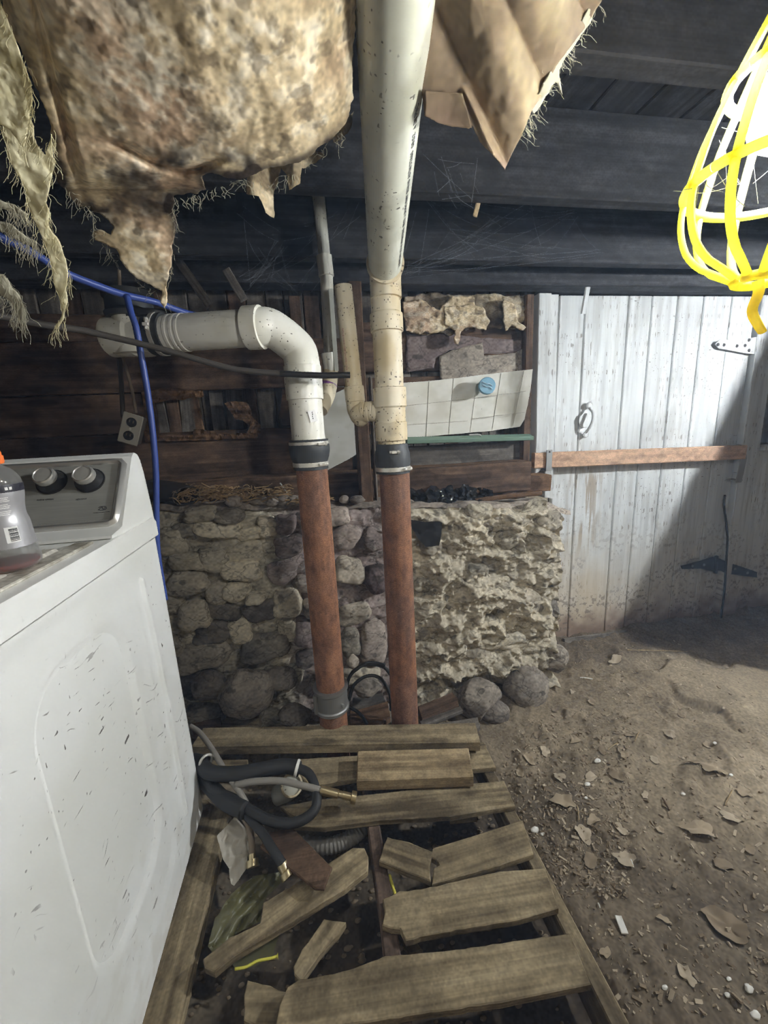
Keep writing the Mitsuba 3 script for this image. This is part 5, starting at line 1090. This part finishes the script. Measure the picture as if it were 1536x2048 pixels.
pa, pb = at(504, 1708, z=.107), at(506, 1734, z=.092); d = unit(pb - pa); L = np.linalg.norm(pb - pa)
obj('metal_end', lathe(pa, d, [(0, .009), (L * .4, .0095), (L * .45, .0155), (L, .0155), (L + .001, .01)], 18), 'brass', k, 30)
k = thing('steel_ring', 'steel hose clamp ring at the washing machine corner', 'ring'); c = at(412, 1522, z=.22)
a = np.linspace(0, 2 * np.pi, 33); e1, e2 = unit([.75, .6, 0]), np.array([0, 0, 1.0]); obj('band', tube([c + .019 * (np.cos(t) * e1 + np.sin(t) * e2) for t in a], .0045, 8, False), 'steel', k, True)
# round white fitting under the hose
k = thing('pipe_elbow', 'round dirty white pipe fitting under the black hose loop', 'pipe fitting'); c = at(583, 1570, z=.14)
obj('ring', lathe(c, unit([.25, -.75, .75]), [(-.03, .030), (0, .034), (.004, .0345), (.012, .033), (.012, .028), (-.01, .027)], 30), 'pvc_cream', k, 30)
obj('elbow_body', tube(spline([c, c + [.0, .03, -.03], c + [-.02, .05, -.07], c + [-.06, .06, -.09]], 6), .029, 22), 'pvc_grey', k, True)
# ribbed grey duct in the pit
k = thing('ribbed_duct', 'grey ribbed hose lying in the pit under the pallet slat', 'hose')
P = spline([at(600, 1685, z=.03), at(650, 1692, z=.035), at(690, 1682, z=.04), at(722, 1660, z=.05), at(740, 1630, z=.06)], 22); rr_ = .021 + .0012 * np.sin(np.arange(len(P)) * 1.6); obj('duct', tube(P, rr_, 18), 'hose_grey', k, True)
# clear plastic scrap, green film, ties
m, Q = sheet([(434, 1672), (470, 1632), (490, 1655), (498, 1692), (494, 1735), (468, 1772), (462, 1768), (458, 1738), (446, 1720)], lambda x, y: at(x, y, z=.125 - .06 * (y - 1632) / 140)[1], 4, .0015, lambda v, q: .034 * np.abs(N(v, 20, 3, 3)) + .012 * np.abs(N(v, 45, 2, 2)), 3, 2)
scene['dull_film'] = {'type': 'principledthin', 'base_color': {'type': 'rgb', 'value': [.66, .62, .54]}, 'roughness': .2, 'diff_trans': .5, 'spec_trans': .2}
put('plastic_scrap', m, 'dull_film', 'crumpled clear plastic scrap hanging on the plank next to the washing machine', 'plastic scrap', smooth=25)
scene['green_film'] = pr((.10, .095, .042), .35, spec=.6)
m, Q = sheet([(416, 1893), (430, 1836), (462, 1788), (505, 1752), (560, 1742), (566, 1760), (528, 1800), (520, 1842), (470, 1870), (440, 1892), (425, 1905)], lambda x, y: at(x, y, z=.045)[1], 4, .002, lambda v, q: .030 * np.abs(N(v, 17, 6, 3)) + .014 * np.abs(np.sin(q[:, 0] * .12 + q[:, 1] * .10 + 3 * N(v, 9, 2, 2))), 4, 4)
put('plastic_bag', m, 'green_film', 'crumpled olive green plastic film in the pit behind the slanting plank', 'plastic bag', smooth=35)
m, Q = sheet([(452, 1908), (520, 1870), (560, 1862), (545, 1915), (500, 1936), (470, 1938)], lambda x, y: at(x, y, z=.03)[1], 5, .002, lambda v, q: .012 * np.abs(N(v, 17, 9, 3)), 4, 3)
put('plastic_bag', m, 'green_film', 'olive film corner below the slanting plank by the yellow tie', 'plastic bag', smooth=35)
put('yellow_tie', tube(spline([at(470, 1938, z=.052), at(492, 1934, z=.056), at(515, 1922, z=.06), at(540, 1917, z=.062), at(556, 1912, z=.062)], 8), [.0028] * 32 + [.006], 8), 'yellow_cord', 'yellow plastic tie lying in the pit below the slanting plank', 'tie', smooth=True)
put('yellow_tie', tube(spline([at(779, 1750, z=.085), at(784, 1768, z=.085), at(791, 1790, z=.085)], 8), .004, 8), 'yellow_cord', 'yellow plastic tie beside the middle pallet stringer', 'tie', smooth=True)
put('wood_stick', tube([at(900, 1644, z=.05), at(953, 1639, z=.05)], .006, 8), 'wood_lumber', 'short pale stick in the gap between two pallet slats', 'stick', smooth=True)
slabk = [(800, 1862), (822, 1872), (822, 1900), (840, 1898), (818, 1910)]
loose('broken_slat', 'small splinter of slat tilted under the second nearest slat', [(786, 1858), (812, 1856), (845, 1898), (820, 1908)], .06, .012, 'wood_pallet', k=17, amp=.003, grain=(.6, -.8))

# ================================================================ BOULDERS AT THE FOOT OF THE WALL
def boulder(px, py, w, h, y, seed, pale, label, rot=0, ang=.6, depth=.16):
    c = at(px, py, y=y); s = np.linalg.norm(ROT.T @ (c - [0, 0, EYE])) ; zc = (ROT.T @ (c - [0, 0, EYE]))[2]
    m = rock((0, 0, 0), (w * zc / 800, depth, h * zc / 800), seed, 4, .13, 0, ang)
    m.apply_transform(trimesh.transformations.rotation_matrix(rot, [0, 1, 0])); m.apply_translation(c)
    v = m.vertices; put('boulder', m, 'stone', label, 'stone', smooth=True, uv=np.stack([np.clip(pale + .15 * N(v, 14, seed, 3), 0, 1), np.full(len(v), .35)], 1))
boulder(1052, 1380, 92, 98, 1.44, 1, .30, 'big rounded grey boulder at the foot of the wall, the rightmost one', .2, .4)
boulder(958, 1396, 92, 78, 1.40, 2, .26, 'angular dark boulder at the foot of the wall left of the big rounded one', -.5, .8)
boulder(990, 1425, 62, 46, 1.36, 3, .18, 'small dark boulder wedged between the two bigger boulders', .1, .7, .11)
boulder(1108, 1318, 52, 62, 1.50, 5, .48, 'pale mortared boulder just right of the big rounded one', .5, .7, .12)
boulder(492, 1385, 108, 105, 1.43, 6, .36, 'large tan boulder at the foot of the wall left of the left rusty pipe', .1, .7, .15)
boulder(418, 1372, 70, 60, 1.46, 7, .08, 'dark stone in the hollow beside the washing machine', .2, .7, .12)
boulder(590, 1432, 66, 44, 1.40, 8, .14, 'low dark stone just left of the repair clamp', .1, .7, .12)
boulder(560, 1358, 70, 46, 1.46, 9, .20, 'mossy grey stone left of the left rusty pipe above the low dark stone', .1, .6, .1)
boulder(735, 1375, 60, 36, 1.45, 12, .40, 'small grey stone behind the cable coil', .1, .6, .08)
boulder(705, 1322, 26, 30, 1.44, 13, .60, 'little pale stone above the cable coil', .1, .6, .05)

# ================================================================ FLOOR LITTER
def leaf_mesh(px, py, L, ang, seed, lobes=True):
    r = np.random.default_rng(seed); c = at(px, py, z=.0); zf = fh(c[0], c[1]); c = at(px, py, z=zf + .004); zf = c[2]
    n = 26; t = np.linspace(0, 2 * np.pi, n, endpoint=False)
    rad = (.36 + .14 * np.abs(np.cos(t * .5)) + ((.05 * np.cos(5 * t + r.random() * 6) + .06 * np.cos(2 * t + r.random() * 6) + .05 * np.cos(3 * t + r.random() * 6)) if lobes else 0) + .09 * (r.random(n) - .5)) * L
    V = []
    for s in (1.0, .66, .33):
        for a, q in zip(t, rad): V.append((q * s * 1.25 * math.cos(a), q * s * .85 * math.sin(a)))
    V.append((0, 0)); V = np.array(V); curl = r.normal() * 1.6; fold = .8 + r.random() * 1.6
    zz = curl * V[:, 0] ** 2 * 3 + fold * np.abs(V[:, 1]) ** 1.5 + .003 * N(np.column_stack([V, 0 * V[:, 0]]), 60, seed, 2)
    R_ = np.array([[math.cos(ang), -math.sin(ang)], [math.sin(ang), math.cos(ang)]]); xy = V @ R_.T
    zg = np.array(floor_h(xy[:, 0] + c[0], xy[:, 1] + c[1])[0])
    P = np.column_stack([xy[:, 0] + c[0], xy[:, 1] + c[1], zg + .003 + np.maximum(zz - zz.min(), 0)])
    F = []
    for i in range(2):
        for j in range(n):
            k = (j + 1) % n; F += [[i * n + j, i * n + k, (i + 1) * n + k], [i * n + j, (i + 1) * n + k, (i + 1) * n + j]]
    F += [[2 * n + j, 2 * n + (j + 1) % n, 3 * n] for j in range(n)]
    nv = len(P); F = np.array(F); e = [[j, (j + 1) % n] for j in range(n)]
    return TM(np.vstack([P, P - [0, 0, .0012]]), np.vstack([F, F[:, ::-1] + nv] + [[[a, a + nv, b + nv], [a, b + nv, b]] for a, b in e]))
LEAVES = [(1128,1605,.075,2.4,'curled pale leaf at the pallet edge by the big slat gap, the widest curled one'),(1168,1668,.06,1.2,None),(1075,1462,.04,.3,None),(1060,1520,.05,2.0,None),(1090,1505,.05,1.0,None),(1235,1548,.06,2.3,None),(1250,1512,.04,.8,None),(1310,1520,.035,1.9,None),(1385,1535,.055,2.6,None),(1430,1545,.07,2.5,None),(1340,1470,.05,2.2,None),(1362,1432,.035,.2,None),(1400,1665,.08,2.7,'flat broad leaf in the middle of the dirt floor'),(1462,1640,.05,2.3,None),(1456,1850,.10,2.2,'long pale flake of bark near the right picture edge low down'),(1330,1840,.03,2.4,None),(1252,1720,.06,2.4,None),(1180,1725,.05,.6,None),(1185,1640,.045,.1,None),(1230,1310,.07,.2,'dead leaf against the door sill'),(1205,1500,.035,1.1,None),(1150,1480,.045,.4,None),(1120,1555,.045,1.8,None),(1300,1390,.03,.4,None),(1415,1490,.03,1.4,None),(1290,1590,.03,.7,None),(1335,1610,.03,2.2,None),(1185,1400,.04,2.1,None),(1145,1385,.035,.9,None),(1450,1730,.05,2.6,None),(1210,1905,.03,.2,None),(1375,1950,.04,1.5,None),(1500,1700,.035,.5,None),(1320,1660,.03,.5,None),(1245,1660,.04,1.9,None),(1110,1420,.04,.3,None),(1040,1545,.045,1.3,None),(1180,1555,.05,.2,None),(1260,1475,.04,2.8,None),(1490,1580,.045,2.4,None)]
for i, (px, py, L, an, lab) in enumerate(LEAVES):
    L = L * .8
    zone = ('small crumpled brown leaf on the dirt close beside the pallet', 'small dead leaves beside the pallet') if px < 1215 and py > 1430 else ('small crumpled brown leaf on the dirt between the boulders and the door', 'small dead leaves by the boulders') if py <= 1430 else ('small crumpled brown leaf on the open dirt floor toward the right picture edge', 'small dead leaves at the right') if px > 1330 else ('small crumpled brown leaf in the middle of the open dirt floor', 'small dead leaves in the middle of the floor')
    put('dead_leaf', leaf_mesh(px, py, L, an, 500 + i, i % 3 != 2), ('leaf', 'leaf_pale', 'leaf_dark')[i % 3], lab or zone[0], 'leaf', None if lab else zone[1], smooth=True)
def on_floor(px, py, lift=0.0):
    c = at(px, py, z=0.0)
    for _ in range(4): c = at(px, py, z=fh(c[0], c[1]) + lift)
    return c
STICKS = [(1236,1832,1250,1868,.006,'white_chip','flat white plastic stick lying on the dark dirt right of the pallet','white plastic stick'),(1215,1500,1235,1486,.003,'wood_lumber','thin pale stick on the dirt right of the wood block, tilted up to the right','stick'),(1270,1482,1278,1464,.003,'wood_lumber','thin pale stick further right on the dirt, standing steeper','stick'),(1155,1612,1158,1640,.003,'wood_lumber','thin pale twig beside the curled pale leaf','stick'),(1450,1610,1465,1580,.003,'wood_lumber','thin twig near the right edge of the dirt floor','stick'),(1255,1300,1375,1303,.003,'wood_lumber','long thin straw lying below the door sill','straw'),(1325,1596,1338,1620,.004,'wood_old','dark twig in the middle of the dirt floor','stick'),(1260,1715,1268,1735,.002,'white_chip','tiny white sliver in the middle of the dirt floor','sliver'),(1196,1806,1200,1816,.003,'white_chip','tiny white sliver near the flat white plastic stick','sliver'),(1160,1355,1185,1358,.004,'white_chip','pale chip lying under the end of the stone wall','chip')]
for x0, y0, x1, y1, r, mat, lab, cat_ in STICKS:
    a, b = on_floor(x0, y0, .005), on_floor(x1, y1, .006)
    if mat == 'white_chip' and r > .005:
        m, uv = plank(a, b, .016, .004, chamfer=.001); put('plastic_stick', m, mat, lab, cat_)
    else: put('twig', tube(spline([a, (a + b) / 2 + [0, 0, .002], b], 5), r * .6, 7), mat, lab, cat_, smooth=True)
CHIPS = [(1195,1522,.016,'white crumb beside the leaves right of the wood block'),(1175,1568,.014,'white crumb nearer the pallet, below the one by the leaves'),(1172,1596,.009,None),(1070,1660,.018,'white crumb in the dark dirt right at the pallet edge'),(1366,1588,.010,None),(1462,1550,.010,None),(1430,1486,.010,None),(1498,1976,.015,None),(1455,1990,.009,None),(1510,2030,.014,None),(1458,1958,.008,None),(1330,1975,.009,None),(1085,1668,.010,None)]
for i, (px, py, s, lab) in enumerate(CHIPS):
    c = on_floor(px, py, s * .3); put('white_crumb', rock(c, (s * 1.5, s, s * .8), 700 + i, 2, .25), 'white_chip', lab or ('tiny white crumb on the dirt in the bottom right corner' if py > 1900 else 'tiny white crumb in the middle of the dirt floor'), 'crumb', None if lab else ('white crumbs in the bottom right corner' if py > 1900 else 'white crumbs in the middle of the floor'), smooth=True)
# wood chips and crumbs of soil that nobody could count
ms, mt = [], []
rg = np.random.default_rng(77)
for i in range(5200):
    near = rg.random() < .6
    px, py = (rg.uniform(1000, 1260), rg.uniform(1330, 1800)) if near else (rg.uniform(960, 1536), rg.uniform(1290, 2040))
    c = at(px, py, z=0.0)
    if c[0] < .53 or c[1] > 1.78 or (c[0] < 1.16 and c[1] > 1.30): continue
    z = fh(c[0], c[1]); s = rg.uniform(.002, .0075) * (.55 if rg.random() < .7 else 1)
    m = box((s * rg.uniform(1, 3.2), s, s * .5), (0, 0, 0), 0, trimesh.transformations.euler_matrix(*(rg.normal(size=3) * [.5, .5, 3])))
    m.apply_translation([c[0], c[1], z + s * .15]); (ms if i % 3 else mt).append(m)
k = obj('wood_chips', cat_meshes(ms), 'leaf_dark'); say(k, 'dark wood chips and crumbs scattered on the dirt floor', 'wood chips', kind='stuff')
k = obj('wood_chips', cat_meshes(mt), 'leaf_pale'); say(k, 'pale wood chips scattered on the dirt floor', 'wood chips', kind='stuff')
ms = []
for i in range(900):
    x, y = rg.uniform(-.42, .47), rg.uniform(.35, 1.4); s = rg.uniform(.004, .014); m = rock((x, y, fh(x, y) + s * .2), (s * 1.5, s, s * .8), i, 1, .2); ms.append(m)
k = obj('soil_clods', cat_meshes(ms), 'leaf_dark'); say(k, 'dark clods of soil under the pallet', 'soil', kind='stuff')

# ================================================================ HAZE: thin air volume added to stand in for lens glare
scene['haze'] = {'type': 'cube', 'to_world': mi.ScalarTransform4f().translate([.8, .2, .95]).scale([2.7, 1.9, 1.3]), 'bsdf': {'type': 'null'},
                 'interior': {'type': 'ref', 'id': 'glare_air'}}
scene = {'glare_air': {'type': 'homogeneous', 'sigma_t': .042, 'albedo': {'type': 'rgb', 'value': [.26, .37, .56]}, 'phase': {'type': 'hg', 'g': .3}}, **scene}
scene['camera']['medium'] = {'type': 'ref', 'id': 'glare_air'}
say('haze', 'thin bluish haze added to stand in for lens glare', 'haze', kind='stuff')
